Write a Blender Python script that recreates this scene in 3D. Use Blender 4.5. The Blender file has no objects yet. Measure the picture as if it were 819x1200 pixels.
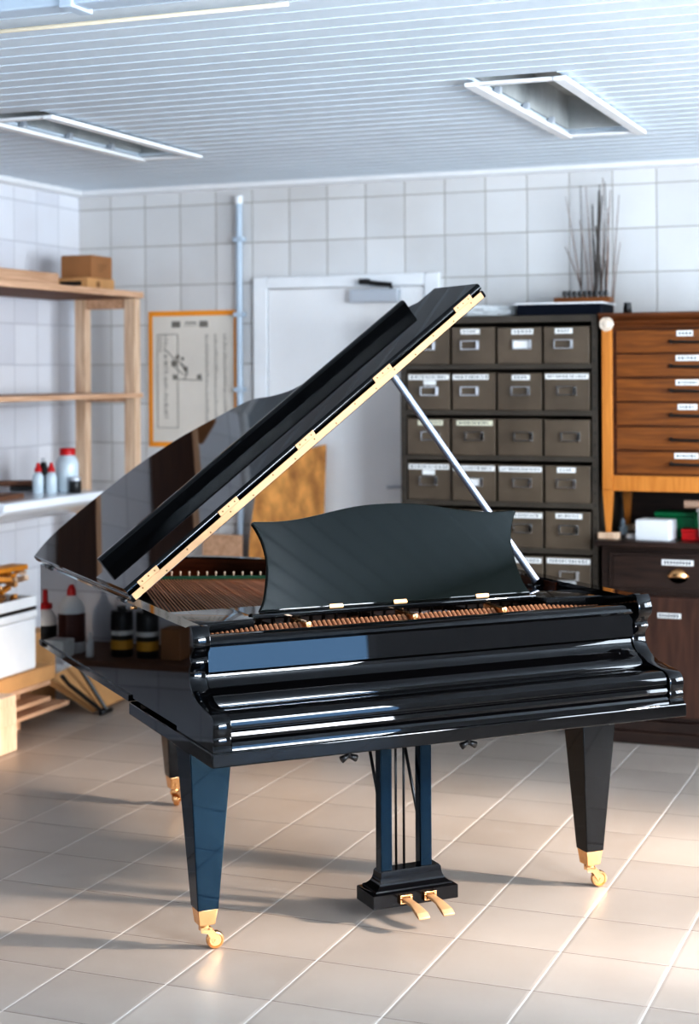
import bpy, bmesh, math, random
from mathutils import Vector, Matrix
from math import sin, cos, radians, pi

random.seed(7)
C = bpy.context.scene.collection
sc = bpy.context.scene

# ------------------------------------------------------------------ materials
def new_mat(name):
    m = bpy.data.materials.new(name)
    m.use_nodes = True
    nt = m.node_tree
    b = nt.nodes['Principled BSDF']
    return m, nt, b

def mat(name, col, rough=0.5, metal=0.0, noise=0.0, nscale=8.0, bump=0.0, bscale=60.0, coat=0.0, spec=None, stretch=None):
    """plain procedural material: noise-varied colour, optional bump"""
    m, nt, b = new_mat(name)
    b.inputs['Roughness'].default_value = rough
    b.inputs['Metallic'].default_value = metal
    if coat:
        b.inputs['Coat Weight'].default_value = coat
        b.inputs['Coat Roughness'].default_value = 0.05
    if spec is not None:
        b.inputs['Specular IOR Level'].default_value = spec
    b.inputs['Base Color'].default_value = (*col, 1)
    tc = nt.nodes.new('ShaderNodeTexCoord')
    mp = nt.nodes.new('ShaderNodeMapping')
    nt.links.new(tc.outputs['Object'], mp.inputs[0])
    if stretch: mp.inputs['Scale'].default_value = stretch
    if noise:
        n = nt.nodes.new('ShaderNodeTexNoise')
        n.inputs['Scale'].default_value = nscale
        n.inputs['Detail'].default_value = 5
        nt.links.new(mp.outputs[0], n.inputs['Vector'])
        r = nt.nodes.new('ShaderNodeValToRGB')
        r.color_ramp.elements[0].position = 0.3
        r.color_ramp.elements[1].position = 0.7
        r.color_ramp.elements[0].color = (*[max(0, c * (1 - noise)) for c in col], 1)
        r.color_ramp.elements[1].color = (*[min(1, c * (1 + noise)) for c in col], 1)
        nt.links.new(n.outputs[0], r.inputs[0])
        nt.links.new(r.outputs[0], b.inputs['Base Color'])
    if bump:
        n2 = nt.nodes.new('ShaderNodeTexNoise')
        n2.inputs['Scale'].default_value = bscale
        nt.links.new(mp.outputs[0], n2.inputs['Vector'])
        bp = nt.nodes.new('ShaderNodeBump')
        bp.inputs['Strength'].default_value = bump
        bp.inputs['Distance'].default_value = 0.01
        nt.links.new(n2.outputs[0], bp.inputs['Height'])
        nt.links.new(bp.outputs[0], b.inputs['Normal'])
    return m

def wood(name, c1, c2, rough=0.5, scale=(3, 40, 3), coat=0.0, knots=False):
    m, nt, b = new_mat(name)
    tc = nt.nodes.new('ShaderNodeTexCoord')
    mp = nt.nodes.new('ShaderNodeMapping')
    mp.inputs['Scale'].default_value = scale
    nt.links.new(tc.outputs['Object'], mp.inputs[0])
    n = nt.nodes.new('ShaderNodeTexNoise')
    n.inputs['Scale'].default_value = 1.6
    n.inputs['Detail'].default_value = 8
    n.inputs['Distortion'].default_value = 0.6
    nt.links.new(mp.outputs[0], n.inputs['Vector'])
    r = nt.nodes.new('ShaderNodeValToRGB')
    r.color_ramp.elements[0].position = 0.33
    r.color_ramp.elements[1].position = 0.68
    r.color_ramp.elements[0].color = (*c1, 1)
    r.color_ramp.elements[1].color = (*c2, 1)
    nt.links.new(n.outputs[0], r.inputs[0])
    out = r.outputs[0]
    if knots:
        v = nt.nodes.new('ShaderNodeTexVoronoi')
        v.inputs['Scale'].default_value = 4.5
        nt.links.new(tc.outputs['Object'], v.inputs['Vector'])
        r2 = nt.nodes.new('ShaderNodeValToRGB')
        r2.color_ramp.elements[0].position = 0.05
        r2.color_ramp.elements[1].position = 0.11
        nt.links.new(v.outputs['Distance'], r2.inputs[0])
        mx = nt.nodes.new('ShaderNodeMixRGB')
        mx.inputs[1].default_value = (c1[0] * .4, c1[1] * .3, c1[2] * .25, 1)
        nt.links.new(r2.outputs[0], mx.inputs[0])
        nt.links.new(out, mx.inputs[2])
        out = mx.outputs[0]
    nt.links.new(out, b.inputs['Base Color'])
    b.inputs['Roughness'].default_value = rough
    if coat:
        b.inputs['Coat Weight'].default_value = coat
        b.inputs['Coat Roughness'].default_value = 0.1
    return m

def N(nt, typ, **kw):
    n = nt.nodes.new(typ)
    for k, v in kw.items(): setattr(n, k, v)
    return n

def math_node(nt, op, a, b=None):
    n = nt.nodes.new('ShaderNodeMath'); n.operation = op
    for i, v in enumerate((a, b)):
        if v is None: continue
        if isinstance(v, (int, float)): n.inputs[i].default_value = v
        else: nt.links.new(v, n.inputs[i])
    return n.outputs[0]

def tile_mat(name, ax, ay, x0, y0, px, py, gx, gy, ca, cb, gcx, gcy, rough, noise=0.0, bump=0.25, stain=None):
    """grid of tiles in world axes ax/ay: pitch, grout width and grout colour per direction"""
    m, nt, b = new_mat(name)
    L = nt.links
    tc = N(nt, 'ShaderNodeTexCoord'); sp = N(nt, 'ShaderNodeSeparateXYZ')
    L.new(tc.outputs['Object'], sp.inputs[0])
    X, Y = sp.outputs[ax], sp.outputs[ay]
    u = math_node(nt, 'DIVIDE', math_node(nt, 'SUBTRACT', X, x0), px)
    v = math_node(nt, 'DIVIDE', math_node(nt, 'SUBTRACT', Y, y0), py)
    def edge(t):
        f = math_node(nt, 'FRACT', t)
        return math_node(nt, 'MINIMUM', f, math_node(nt, 'SUBTRACT', 1.0, f))
    du, dv = edge(u), edge(v)
    mu = math_node(nt, 'LESS_THAN', du, gx / px / 2)
    mv = math_node(nt, 'LESS_THAN', dv, gy / py / 2)
    cx = N(nt, 'ShaderNodeCombineXYZ')
    L.new(math_node(nt, 'FLOOR', u), cx.inputs[0]); L.new(math_node(nt, 'FLOOR', v), cx.inputs[1])
    wn = N(nt, 'ShaderNodeTexWhiteNoise'); L.new(cx.outputs[0], wn.inputs[0])
    mx = N(nt, 'ShaderNodeMixRGB'); mx.inputs[1].default_value = (*ca, 1); mx.inputs[2].default_value = (*cb, 1)
    L.new(wn.outputs['Value'], mx.inputs[0])
    col = mx.outputs[0]
    ns = N(nt, 'ShaderNodeTexNoise'); ns.inputs['Scale'].default_value = 2.2; ns.inputs['Detail'].default_value = 6
    L.new(tc.outputs['Object'], ns.inputs['Vector'])
    if noise:
        rr = N(nt, 'ShaderNodeValToRGB')
        rr.color_ramp.elements[0].position = .3; rr.color_ramp.elements[1].position = .7
        lo = 1 - noise; rr.color_ramp.elements[0].color = (lo, lo * .98, lo * .96, 1); rr.color_ramp.elements[1].color = (1, 1, 1, 1)
        L.new(ns.outputs[0], rr.inputs[0])
        mm = N(nt, 'ShaderNodeMixRGB', blend_type='MULTIPLY'); mm.inputs[0].default_value = 1
        L.new(col, mm.inputs[1]); L.new(rr.outputs[0], mm.inputs[2]); col = mm.outputs[0]
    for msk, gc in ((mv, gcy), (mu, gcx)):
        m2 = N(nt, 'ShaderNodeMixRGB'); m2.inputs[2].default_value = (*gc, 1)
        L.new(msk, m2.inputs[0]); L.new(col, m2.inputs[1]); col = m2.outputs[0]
    L.new(col, b.inputs['Base Color'])
    g = math_node(nt, 'MAXIMUM', mu, mv)
    rg = math_node(nt, 'ADD', math_node(nt, 'MULTIPLY', g, 0.5), rough)
    rg = math_node(nt, 'ADD', rg, math_node(nt, 'MULTIPLY', ns.outputs[0], 0.08))
    L.new(rg, b.inputs['Roughness'])
    # pillowed tile edges
    def ramp(d, w):
        t = math_node(nt, 'DIVIDE', d, w); return math_node(nt, 'MINIMUM', t, 1.0)
    h = math_node(nt, 'MINIMUM', ramp(du, .035), ramp(dv, .035))
    h = math_node(nt, 'ADD', h, math_node(nt, 'MULTIPLY', ns.outputs[0], 0.25))
    bp = N(nt, 'ShaderNodeBump'); bp.inputs['Strength'].default_value = bump; bp.inputs['Distance'].default_value = .004
    L.new(h, bp.inputs['Height']); L.new(bp.outputs[0], b.inputs['Normal'])
    return m

BLACK = mat('black_polish', (0.0025, 0.0025, 0.003), 0.02, spec=.45)
BLACK_BLUEREFL = mat('black_polish_blue_reflection', (0.002, 0.009, 0.020), 0.03, spec=.5)  # black lacquer with a blue reflection put into its colour and tint
BLACK_BLUEREFL.node_tree.nodes['Principled BSDF'].inputs['Specular Tint'].default_value = (.55, .85, 1.0, 1)
BLACKR = mat('black_polish_worn', (0.006, 0.006, 0.007), 0.12, bump=0.03, bscale=30)
SATIN = mat('black_satin', (0.005, 0.0075, 0.007), 0.03, spec=.3)
EBONY = mat('ebonised', (0.008, 0.008, 0.009), 0.3)
BRASS = mat('brass', (0.84, 0.50, 0.25), 0.24, 1.0, noise=.12, nscale=30)
BRASSP = mat('pale_brass', (0.50, 0.31, 0.17), 0.6, .25, noise=.08, nscale=20)
SCREW = mat('screw_dark', (0.12, 0.07, 0.03), 0.4, 0.8)
STEEL = mat('steel', (0.36, 0.41, 0.50), 0.42, .8)
CHROME = mat('chrome', (0.75, 0.75, 0.75), 0.12, 1.0)
BRONZE = mat('bronze_plate', (0.05, 0.024, 0.012), 0.45, 0.5, noise=.2, nscale=10)
COPPER = mat('copper_string', (0.72, 0.36, 0.19), 0.4, .35)
NICKEL = mat('nickel_pin', (0.75, 0.68, 0.6), 0.35, .4)
MAHOG = wood('mahogany', (0.045, 0.012, 0.005), (0.10, 0.03, 0.012), .25, (3, 3, 30))
FELT = mat('green_felt', (0.02, 0.09, 0.06), .95, bump=.4, bscale=200)
FELTR = mat('brown_felt', (0.24, 0.115, 0.06), .9, noise=.25, nscale=60)
MAPLE = wood('maple', (0.55, 0.33, 0.16), (0.70, 0.46, 0.25), .5, (3, 30, 3))
PINE = wood('pine', (0.58, 0.39, 0.26), (0.80, 0.61, 0.45), .55, (30, 30, 2.5), knots=True)
PINEH = wood('pine_board', (0.52, 0.31, 0.19), (0.70, 0.46, 0.31), .55, (30, 2.5, 30))
PLYB = wood('plywood_brown', (0.16, 0.075, 0.045), (0.24, 0.12, 0.07), .6, (20, 2, 20))
CARD = mat('cardboard', (0.36, 0.175, 0.075), .8, noise=.12, nscale=6)
CARDL = mat('cardboard_light', (0.58, 0.33, 0.15), .75, noise=.12, nscale=5)
CARDD = mat('cardboard_dark', (0.26, 0.13, 0.055), .8, noise=.15, nscale=6)
OSB = mat('osb', (0.82, 0.37, 0.125), .7, noise=.42, nscale=16, bump=.2, bscale=40, stretch=(1, 1, .6))
OAK = wood('oak', (0.15, 0.046, 0.006), (0.27, 0.092, 0.013), .5, (3, 10, 45), coat=.2)
OAKV = wood('oak_post', (0.50, 0.19, 0.035), (0.64, 0.27, 0.06), .4, (30, 30, 2.5), coat=.2)
OAKD = wood('oak_dark', (0.085, 0.026, 0.006), (0.16, 0.052, 0.012), .4, (3, 10, 45), coat=.2)
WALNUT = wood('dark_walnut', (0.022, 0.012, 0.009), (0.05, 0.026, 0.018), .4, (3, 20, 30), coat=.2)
WALNUTV = wood('walnut_door', (0.05, 0.021, 0.013), (0.095, 0.042, 0.026), .45, (25, 20, 2.5), coat=.15)
OLIVE = mat('olive_steel', (0.128, 0.098, 0.070), .42, noise=.2, nscale=5)
OLIVED = mat('olive_steel_dark', (0.075, 0.062, 0.048), .45, noise=.2, nscale=5)
LABEL = mat('label_paper', (0.82, 0.82, 0.80), .6, noise=.06, nscale=40)
LABELY = mat('label_paper_aged', (0.72, 0.70, 0.55), .6, noise=.06, nscale=40)
INK = mat('ink', (0.05, 0.05, 0.06), .7)
INKL = mat('ink_grey', (0.25, 0.23, 0.20), .8)
WHITEP = mat('white_paint', (0.86, 0.87, 0.88), .4, noise=.03)
DOORW = mat('door_white', (0.88, 0.88, 0.88), .38, noise=.03, nscale=2)
CEIL = mat('ceiling_paint', (0.67, 0.735, 0.79), .42, noise=.04, nscale=3)
CERAM = mat('white_ceramic', (0.85, 0.88, 0.92), .12)
GREYM = mat('grey_metal', (0.55, 0.58, 0.62), .4, .3)
PIPE = mat('pipe_grey', (0.50, 0.58, 0.66), .35)
RECESS = mat('recess_grey', (0.42, 0.43, 0.42), .6, noise=.45, nscale=3, stretch=(1, 1, 1))
ORANGE = mat('orange_border', (0.90, 0.36, 0.04), .5)
PAPER = mat('poster_paper', (0.74, 0.69, 0.62), .6, noise=.05, nscale=4)
REDP = mat('red_plastic', (0.55, 0.012, 0.015), .35)
GREENP = mat('green_plastic', (0.0, 0.22, 0.08), .4)
WPLAST = mat('white_plastic', (0.80, 0.80, 0.80), .35)
CLEARP = mat('milky_plastic', (0.62, 0.70, 0.75), .25, noise=.1)
NAVY = mat('navy_box', (0.005, 0.008, 0.016), .6, spec=.2)
DARKP = mat('dark_plastic', (0.015, 0.014, 0.014), .35)
TWIG = mat('twig', (0.22, 0.15, 0.12), .8, noise=.3, nscale=30)
TWIGD = mat('twig_dark', (0.10, 0.085, 0.075), .8, noise=.3, nscale=30)
OFFC = wood('offcut', (0.42, 0.20, 0.07), (0.66, 0.38, 0.18), .6, (20, 20, 20))
OFFD = wood('offcut_dark', (0.20, 0.09, 0.03), (0.38, 0.19, 0.08), .6, (20, 20, 20))
AMBER = mat('amber_wood', (0.62, 0.25, 0.03), .4, noise=.2)
YELLOW = mat('yellow_label', (0.65, 0.35, 0.03), .5)
BROWNB = mat('brown_bottle', (0.10, 0.03, 0.02), .25)

GLASS, nt_, b_ = new_mat('window_glass')
nt_.nodes.remove(b_)
_t = N(nt_, 'ShaderNodeBsdfTransparent'); _g = N(nt_, 'ShaderNodeBsdfGlossy'); _g.inputs['Roughness'].default_value = .02
_m = N(nt_, 'ShaderNodeMixShader'); _m.inputs[0].default_value = .06
nt_.links.new(_t.outputs[0], _m.inputs[1]); nt_.links.new(_g.outputs[0], _m.inputs[2])
nt_.links.new(_m.outputs[0], nt_.nodes['Material Output'].inputs[0])

# ------------------------------------------------------------------ mesh helpers
def box(bm, x0, x1, y0, y1, z0, z1, bev=0.0, seg=2, M=None):
    lay = bm.faces.layers.int.get('flat') or bm.faces.layers.int.new('flat')
    r = bmesh.ops.create_cube(bm, size=1)
    vs = r['verts']
    bmesh.ops.scale(bm, vec=(x1 - x0, y1 - y0, z1 - z0), verts=vs)
    bmesh.ops.translate(bm, vec=((x0 + x1) / 2, (y0 + y1) / 2, (z0 + z1) / 2), verts=vs)
    if bev:
        es = list({e for v in vs for e in v.link_edges})
        for f in {f for v in vs for f in v.link_faces}: f[lay] = 1
        rb = bmesh.ops.bevel(bm, geom=es, offset=bev, segments=seg, affect='EDGES', profile=.5, clamp_overlap=True)
        for f in rb['faces']: f[lay] = 0
        vs = list({v for f in rb['faces'] for v in f.verts} | {v for v in vs if v.is_valid})
    if M is not None: bmesh.ops.transform(bm, matrix=M, verts=vs)
    return vs

def prism(bm, pts, axis, a0, a1, M=None):
    """extrude a 2D polygon along an axis (0 = x: pts are y,z; 1 = y: pts are x,z; 2 = z: pts are x,y)"""
    def P(p, a):
        return {0: (a, p[0], p[1]), 1: (p[0], a, p[1]), 2: (p[0], p[1], a)}[axis]
    A = [bm.verts.new(P(p, a0)) for p in pts]; B = [bm.verts.new(P(p, a1)) for p in pts]
    n = len(pts)
    fs = [bm.faces.new(A), bm.faces.new(B[::-1])]
    for i in range(n):
        fs.append(bm.faces.new((A[i], B[i], B[(i + 1) % n], A[(i + 1) % n])))
    bmesh.ops.recalc_face_normals(bm, faces=fs)
    if M is not None: bmesh.ops.transform(bm, matrix=M, verts=A + B)
    return A + B

def tube(bm, p0, p1, r0, r1=None, n=12, caps=True):
    p0, p1 = Vector(p0), Vector(p1); r1 = r0 if r1 is None else r1
    d = (p1 - p0).normalized()
    q = d.to_track_quat('Z', 'Y').to_matrix()
    A, B = [], []
    for i in range(n):
        a = 2 * pi * i / n
        o = q @ Vector((cos(a), sin(a), 0))
        A.append(bm.verts.new(p0 + o * r0)); B.append(bm.verts.new(p1 + o * r1))
    fs = [bm.faces.new((A[i], A[(i + 1) % n], B[(i + 1) % n], B[i])) for i in range(n)]
    if caps: fs += [bm.faces.new(A[::-1]), bm.faces.new(B)]
    return A + B

def path(bm, pts, r, n=8):
    """swept tube through points (r a number or per-point list)"""
    pts = [Vector(p) for p in pts]
    rs = r if isinstance(r, (list, tuple)) else [r] * len(pts)
    rings = []
    for i, p in enumerate(pts):
        d = (pts[min(i + 1, len(pts) - 1)] - pts[max(i - 1, 0)]).normalized()
        q = d.to_track_quat('Z', 'Y').to_matrix()
        rings.append([bm.verts.new(p + q @ Vector((cos(2 * pi * k / n), sin(2 * pi * k / n), 0)) * rs[i]) for k in range(n)])
    for a, b in zip(rings, rings[1:]):
        for k in range(n): bm.faces.new((a[k], a[(k + 1) % n], b[(k + 1) % n], b[k]))
    bm.faces.new(rings[0][::-1]); bm.faces.new(rings[-1])

def lathe(bm, prof, cx=0, cy=0, n=24):
    """prof: list of (radius, z)"""
    rings = []
    vs = []
    for r, z in prof:
        ring = [bm.verts.new((cx + max(r, 1e-4) * cos(2 * pi * k / n), cy + max(r, 1e-4) * sin(2 * pi * k / n), z)) for k in range(n)]
        rings.append(ring); vs += ring
    for a, b in zip(rings, rings[1:]):
        for k in range(n): bm.faces.new((a[k], a[(k + 1) % n], b[(k + 1) % n], b[k]))
    bm.faces.new(rings[0][::-1]); bm.faces.new(rings[-1])
    return vs

def frustum(bm, cx, cy, z0, hx0, hy0, z1, hx1, hy1, bev=0.0):
    lay = bm.faces.layers.int.get('flat') or bm.faces.layers.int.new('flat')
    vs = [bm.verts.new(p) for p in (
        (cx - hx0, cy - hy0, z0), (cx + hx0, cy - hy0, z0), (cx + hx0, cy + hy0, z0), (cx - hx0, cy + hy0, z0),
        (cx - hx1, cy - hy1, z1), (cx + hx1, cy - hy1, z1), (cx + hx1, cy + hy1, z1), (cx - hx1, cy + hy1, z1))]
    for f in ((3, 2, 1, 0), (4, 5, 6, 7), (0, 1, 5, 4), (1, 2, 6, 5), (2, 3, 7, 6), (3, 0, 4, 7)):
        bm.faces.new([vs[i] for i in f])[lay] = 1
    if bev:
        es = list({e for v in vs for e in v.link_edges})
        rb = bmesh.ops.bevel(bm, geom=es, offset=bev, segments=2, affect='EDGES', profile=.5)
        for f in rb['faces']: f[lay] = 0

def obj(name, bm, m, parent=None, smooth=35, label=None, flat=None):
    me = bpy.data.meshes.new(name)
    bm.normal_update()
    lay = bm.faces.layers.int.get('flat')
    bm.faces.index_update()
    fl = {f.index for f in bm.faces if len(f.verts) > 6 or (lay is not None and f[lay]) or (flat and f.calc_area() > flat)}
    bm.to_mesh(me); bm.free()
    if 'flat' in me.attributes: me.attributes.remove(me.attributes['flat'])
    for mm in (m if isinstance(m, (list, tuple)) else [m]): me.materials.append(mm)
    if smooth:
        me.set_sharp_from_angle(angle=radians(smooth))
        for p in me.polygons: p.use_smooth = p.index not in fl
    o = bpy.data.objects.new(name, me)
    C.objects.link(o)
    if parent is not None: o.parent = parent
    if label: o['label'] = label
    return o

def tag(o, label, cat, group=None, kind=None):
    o['label'] = label; o['category'] = cat
    if group: o['group'] = group
    if kind: o['kind'] = kind
    return o

def thing(name, loc, label, cat, rotz=0, group=None):
    o = bpy.data.objects.new(name, None); C.objects.link(o)
    o.location = loc; o.rotation_euler = (0, 0, rotz)
    o.empty_display_size = .1
    return tag(o, label, cat, group)

def struct(name, bm, m, parent=None, smooth=35):
    o = obj(name, bm, m, parent, smooth)
    if parent is None: o['kind'] = 'structure'
    return o

def bm_(): return bmesh.new()

def b1(*a, **k):
    bm = bm_(); box(bm, *a, **k); return bm

def catmull(pts, n=6, closed=False):
    out = []
    P = [Vector(p) for p in pts]
    L = len(P)
    for i in range(L - (0 if closed else 1)):
        p0, p1, p2, p3 = (P[(i - 1) % L] if closed or i else P[0]), P[i], P[(i + 1) % L], (P[(i + 2) % L] if closed or i + 2 < L else P[-1])
        for k in range(n):
            t = k / n
            out.append(.5 * ((2 * p1) + (p2 - p0) * t + (2 * p0 - 5 * p1 + 4 * p2 - p3) * t * t + (3 * p1 - p0 - 3 * p2 + p3) * t ** 3))
    if not closed: out.append(P[-1])
    return [tuple(p) for p in out]

# ------------------------------------------------------------------ room
WY, LX, CZ = 7.45, -4.495, 2.565
RX, FY = 2.3, -2.2
GW = (0.30, 0.29, 0.275)
WT = tile_mat('wall_tiles_back', 0, 2, -1.4377, 2.059, .2048, .2042, .005, .005, (.68, .675, .67), (.77, .765, .76), (.40, .375, .34), (.40, .375, .34), .16, noise=.08, bump=.35)
WTL = tile_mat('wall_tiles_side', 1, 2, WY, 2.059, .2048, .2042, .005, .005, (.74, .75, .80), (.82, .83, .87), (.50, .50, .53), (.50, .50, .53), .18, noise=.05, bump=.3)
FT = tile_mat('floor_tiles', 0, 1, -1.1184, 4.0688, .3022, .3004, .0045, .003, (.39, .34, .30), (.45, .395, .35), (.60, .56, .52), (.18, .15, .13), .33, noise=.16, bump=.25)  # lighting on the joints painted in: pale one way, dark the other

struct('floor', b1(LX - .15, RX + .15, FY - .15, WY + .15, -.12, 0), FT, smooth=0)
struct('wall_left', b1(LX - .15, LX, FY, WY + .15, 0, 2.75), WTL, smooth=0)
struct('wall_back', b1(LX, RX + .15, WY, WY + .15, 0, 2.75), WT, smooth=0)

# ceiling: painted boards with raised laps running along the room, two recesses cut out
holes = [(-1.597, -1.297, 5.13, 6.40), (-3.507, -3.229, 5.15, 6.33)]
bm = bm_()
pitch = .112
y = FY
while y < WY:
    y1 = min(y + pitch, WY)
    segs = [(LX, RX)]
    for hx0, hx1, hy0, hy1 in sorted(holes):
        if hy0 < y1 - .02 and hy1 > y + .02:
            a, b = segs.pop(); segs += [(a, hx0), (hx1, b)]
    for a, b in segs:
        prof = [(y, CZ + .01), (y, CZ - .003), (y + .005, CZ - .003), (y + .014, CZ), (y1, CZ), (y1, CZ + .01)]
        prism(bm, prof, 0, a, b)
    y = y1
for a, b, c, d in [(LX, RX, FY, 5.14), (LX, RX, 6.39, WY), (LX, -3.507, 5.13, 6.4), (-3.229, -1.597, 5.13, 6.4), (-1.297, RX, 5.13, 6.4)]:
    box(bm, a, b, c, d, CZ + .01, CZ + .16)
struct('ceiling', bm, CEIL, smooth=0)

def cornice(name, prof, axis, a0, a1):
    bm = bm_(); prism(bm, prof, axis, a0, a1); struct(name, bm, WHITEP)
cornice('trim_1', [(WY, CZ - .03), (WY, CZ), (WY - .05, CZ), (WY - .04, CZ - .02), (WY - .015, CZ - .03)], 0, LX, RX)
cornice('trim_2', [(LX, CZ - .03), (LX, CZ), (LX + .05, CZ), (LX + .04, CZ - .02), (LX + .015, CZ - .03)], 1, FY, WY)

# right and front walls with windows (light comes from these)
def wall_with_windows(name, axis, pos, thick, span, wins, m):
    bm = bm_()
    def bx(a, b, z0, z1):
        lo, hi = sorted((pos, pos + thick))
        if axis == 'x': box(bm, lo, hi, a, b, z0, z1)
        else: box(bm, a, b, lo, hi, z0, z1)
    cur = span[0]
    for a, b, z0, z1 in wins:
        bx(cur, a, 0, 2.75); bx(a, b, 0, z0); bx(a, b, z1, 2.75); cur = b
    bx(cur, span[1], 0, 2.75)
    struct(name, bm, m, smooth=0)
PLASTER = mat('plaster', (.72, .72, .72), .6, noise=.04)
winR = [(0.7, 2.9, .06, 2.35), (4.1, 6.3, .85, 2.35)]
winF = [(-2.6, -.4, .85, 2.35)]
wall_with_windows('wall_right', 'x', RX, .15, (FY, WY), winR, PLASTER)
wall_with_windows('wall_front', 'y', FY, -.15, (LX - .15, RX + .15), winF, PLASTER)
wi = 0
for ax, pos, lst in (('x', RX + .05, winR), ('y', FY - .05, winF)):
    for a, b, z0, z1 in lst:
        wi += 1
        bm = bm_()
        t, d = .06, .035
        def fb(u0, u1, w0, w1):
            if ax == 'x': box(bm, pos - d, pos + d, u0, u1, w0, w1, .006)
            else: box(bm, u0, u1, pos - d, pos + d, w0, w1, .006)
        fb(a, a + t, z0, z1); fb(b - t, b, z0, z1); fb(a + t, b - t, z0, z0 + t); fb(a + t, b - t, z1 - t, z1)
        mid = (a + b) / 2
        fb(mid - .04, mid + .04, z0 + t, z1 - t)
        if z0 < .5: fb(a + t, mid - .04, 1.28, 1.34); fb(mid + .04, b - t, 1.28, 1.34)
        w = struct('window_%d' % wi, bm, WHITEP)
        g = bm_()
        if ax == 'x': box(g, pos - .004, pos + .004, a + t, b - t, z0 + t, z1 - t)
        else: box(g, a + t, b - t, pos - .004, pos + .004, z0 + t, z1 - t)
        obj('pane', g, GLASS, w, 0)

# door in the back wall (structure) with frame, leaf, closer
bm = bm_()
dx0, dx1, dzt = -3.468, -2.482, 2.085
y0, y1 = WY - .035, WY + .02
box(bm, dx0, dx0 + .075, y0, WY - .001, 0.0, dzt, .006); box(bm, dx1 - .075, dx1, y0, WY - .001, 0.0, dzt, .006)
box(bm, dx0 + .075, dx1 - .075, y0, WY - .001, dzt - .06, dzt, .006)
door = struct('door_1', bm, WHITEP)
obj('door_leaf', b1(dx0 + .078, dx1 - .078, WY - .02, WY - .001, .008, dzt - .063, .004), DOORW, door)
bm = bm_(); box(bm, -2.93, -2.68, WY - .075, WY - .022, 1.945, 2.01, .006)
cl = obj('door_closer', bm, GREYM, door)
bm = bm_(); path(bm, [(-2.72, WY - .05, 2.012), (-2.72, WY - .05, 2.03), (-2.78, WY - .075, 2.035), (-2.85, WY - .06, 2.045)], .011); box(bm, -2.88, -2.83, WY - .08, WY - .037, 2.033, 2.06, .004)
obj('closer_arm', bm, DARKP, cl)
bm = bm_(); lathe(bm, [(.025, 0), (.025, .008), (.01, .01), (.01, .045)], n=16)
bmesh.ops.transform(bm, matrix=Matrix.Translation((-2.62, WY - .02, 1.05)) @ Matrix.Rotation(pi / 2, 4, 'X'), verts=bm.verts)
path(bm, [(-2.62, WY - .062, 1.05), (-2.68, WY - .066, 1.05), (-2.74, WY - .066, 1.045)], .009)
obj('door_handle', bm, GREYM, door)

# ceiling recesses
def recess(h, label):
    x0, x1, ya, yb = h
    t = thing('ceiling_light', ((x0 + x1) / 2, (ya + yb) / 2, CZ), label, 'ceiling light')
    cx, cy = (x0 + x1) / 2, (ya + yb) / 2
    hx, hy = (x1 - x0) / 2, (yb - ya) / 2
    bm = bm_()
    e = .012
    box(bm, -hx, hx, -hy, hy, .145, .155)
    box(bm, -hx, -hx + e, -hy, hy, .012, .145); box(bm, hx - e, hx, -hy, hy, .012, .145)
    box(bm, -hx + e, hx - e, -hy, -hy + e, .012, .145); box(bm, -hx + e, hx - e, hy - e, hy, .012, .145)
    obj('housing', bm, RECESS, t, 0)
    for s in (-1, 1):
        r = obj('frame_rail', b1(s * hx - .022, s * hx + .022, -hy - .02, hy + .02, -.024, -.008, .004), WHITEP, t)
        if s < 0:
            for k in (-.62, -.05, .52):
                bm = bm_(); box(bm, -hx + .006, -hx + .03, k * hy - .012, k * hy + .012, -.007, .018, .003)
                obj('clip', bm, GREYM, r)
    for s in (-1, 1):
        obj('frame_end', b1(-hx + .022, hx - .022, s * hy - .015, s * hy + .015, -.02, -.008, .003), WHITEP, t)
recess(holes[0], 'recessed ceiling light opening on the right above the drawer cabinets')
recess(holes[1], 'recessed ceiling light opening on the left above the pine shelf')

# rail on the ceiling nearest the camera
RXA = -3.45
t = thing('ceiling_rail', (-2.1, 3.72, CZ - .008), 'grey steel conduit rail fixed along the ceiling at the top edge', 'rail')
bm = bm_(); box(bm, -1.5, 1.5, -.26, -.19, -.045, 0, .006)
obj('channel', bm, PIPE, t)
bm = bm_(); path(bm, [(-1.5, .085, -.007), (.42, .095, -.007)], .006)
obj('cable', bm, mat('cable_cream', (.70, .62, .48), .6), t)
for xx in (-.02, -1.0):
    bm = bm_(); box(bm, xx - .02, xx + .02, -.268, -.165, -.052, 0, .005)
    obj('bracket', bm, PIPE, t)

# pipe on the back wall
bm = bm_(); tube(bm, (0, 0, .02), (0, 0, 2.46), .017, n=16)
t = thing('wall_pipe', (-3.546, WY - .03, 0), 'pale grey vertical pipe clipped to the tiled back wall beside the door', 'pipe')
obj('pipe', bm, PIPE, t)
for zz in (.6, 1.2, 1.52, 1.9, 2.28):
    c = obj('pipe_clip', b1(-.026, .026, -.021, .0285, zz - .012, zz + .012, .003), PIPE, t)
bm = bm_(); tube(bm, (0, 0, 2.46), (0, 0, 2.50), .021, n=16)
obj('end_cap', bm, WHITEP, t)

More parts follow.
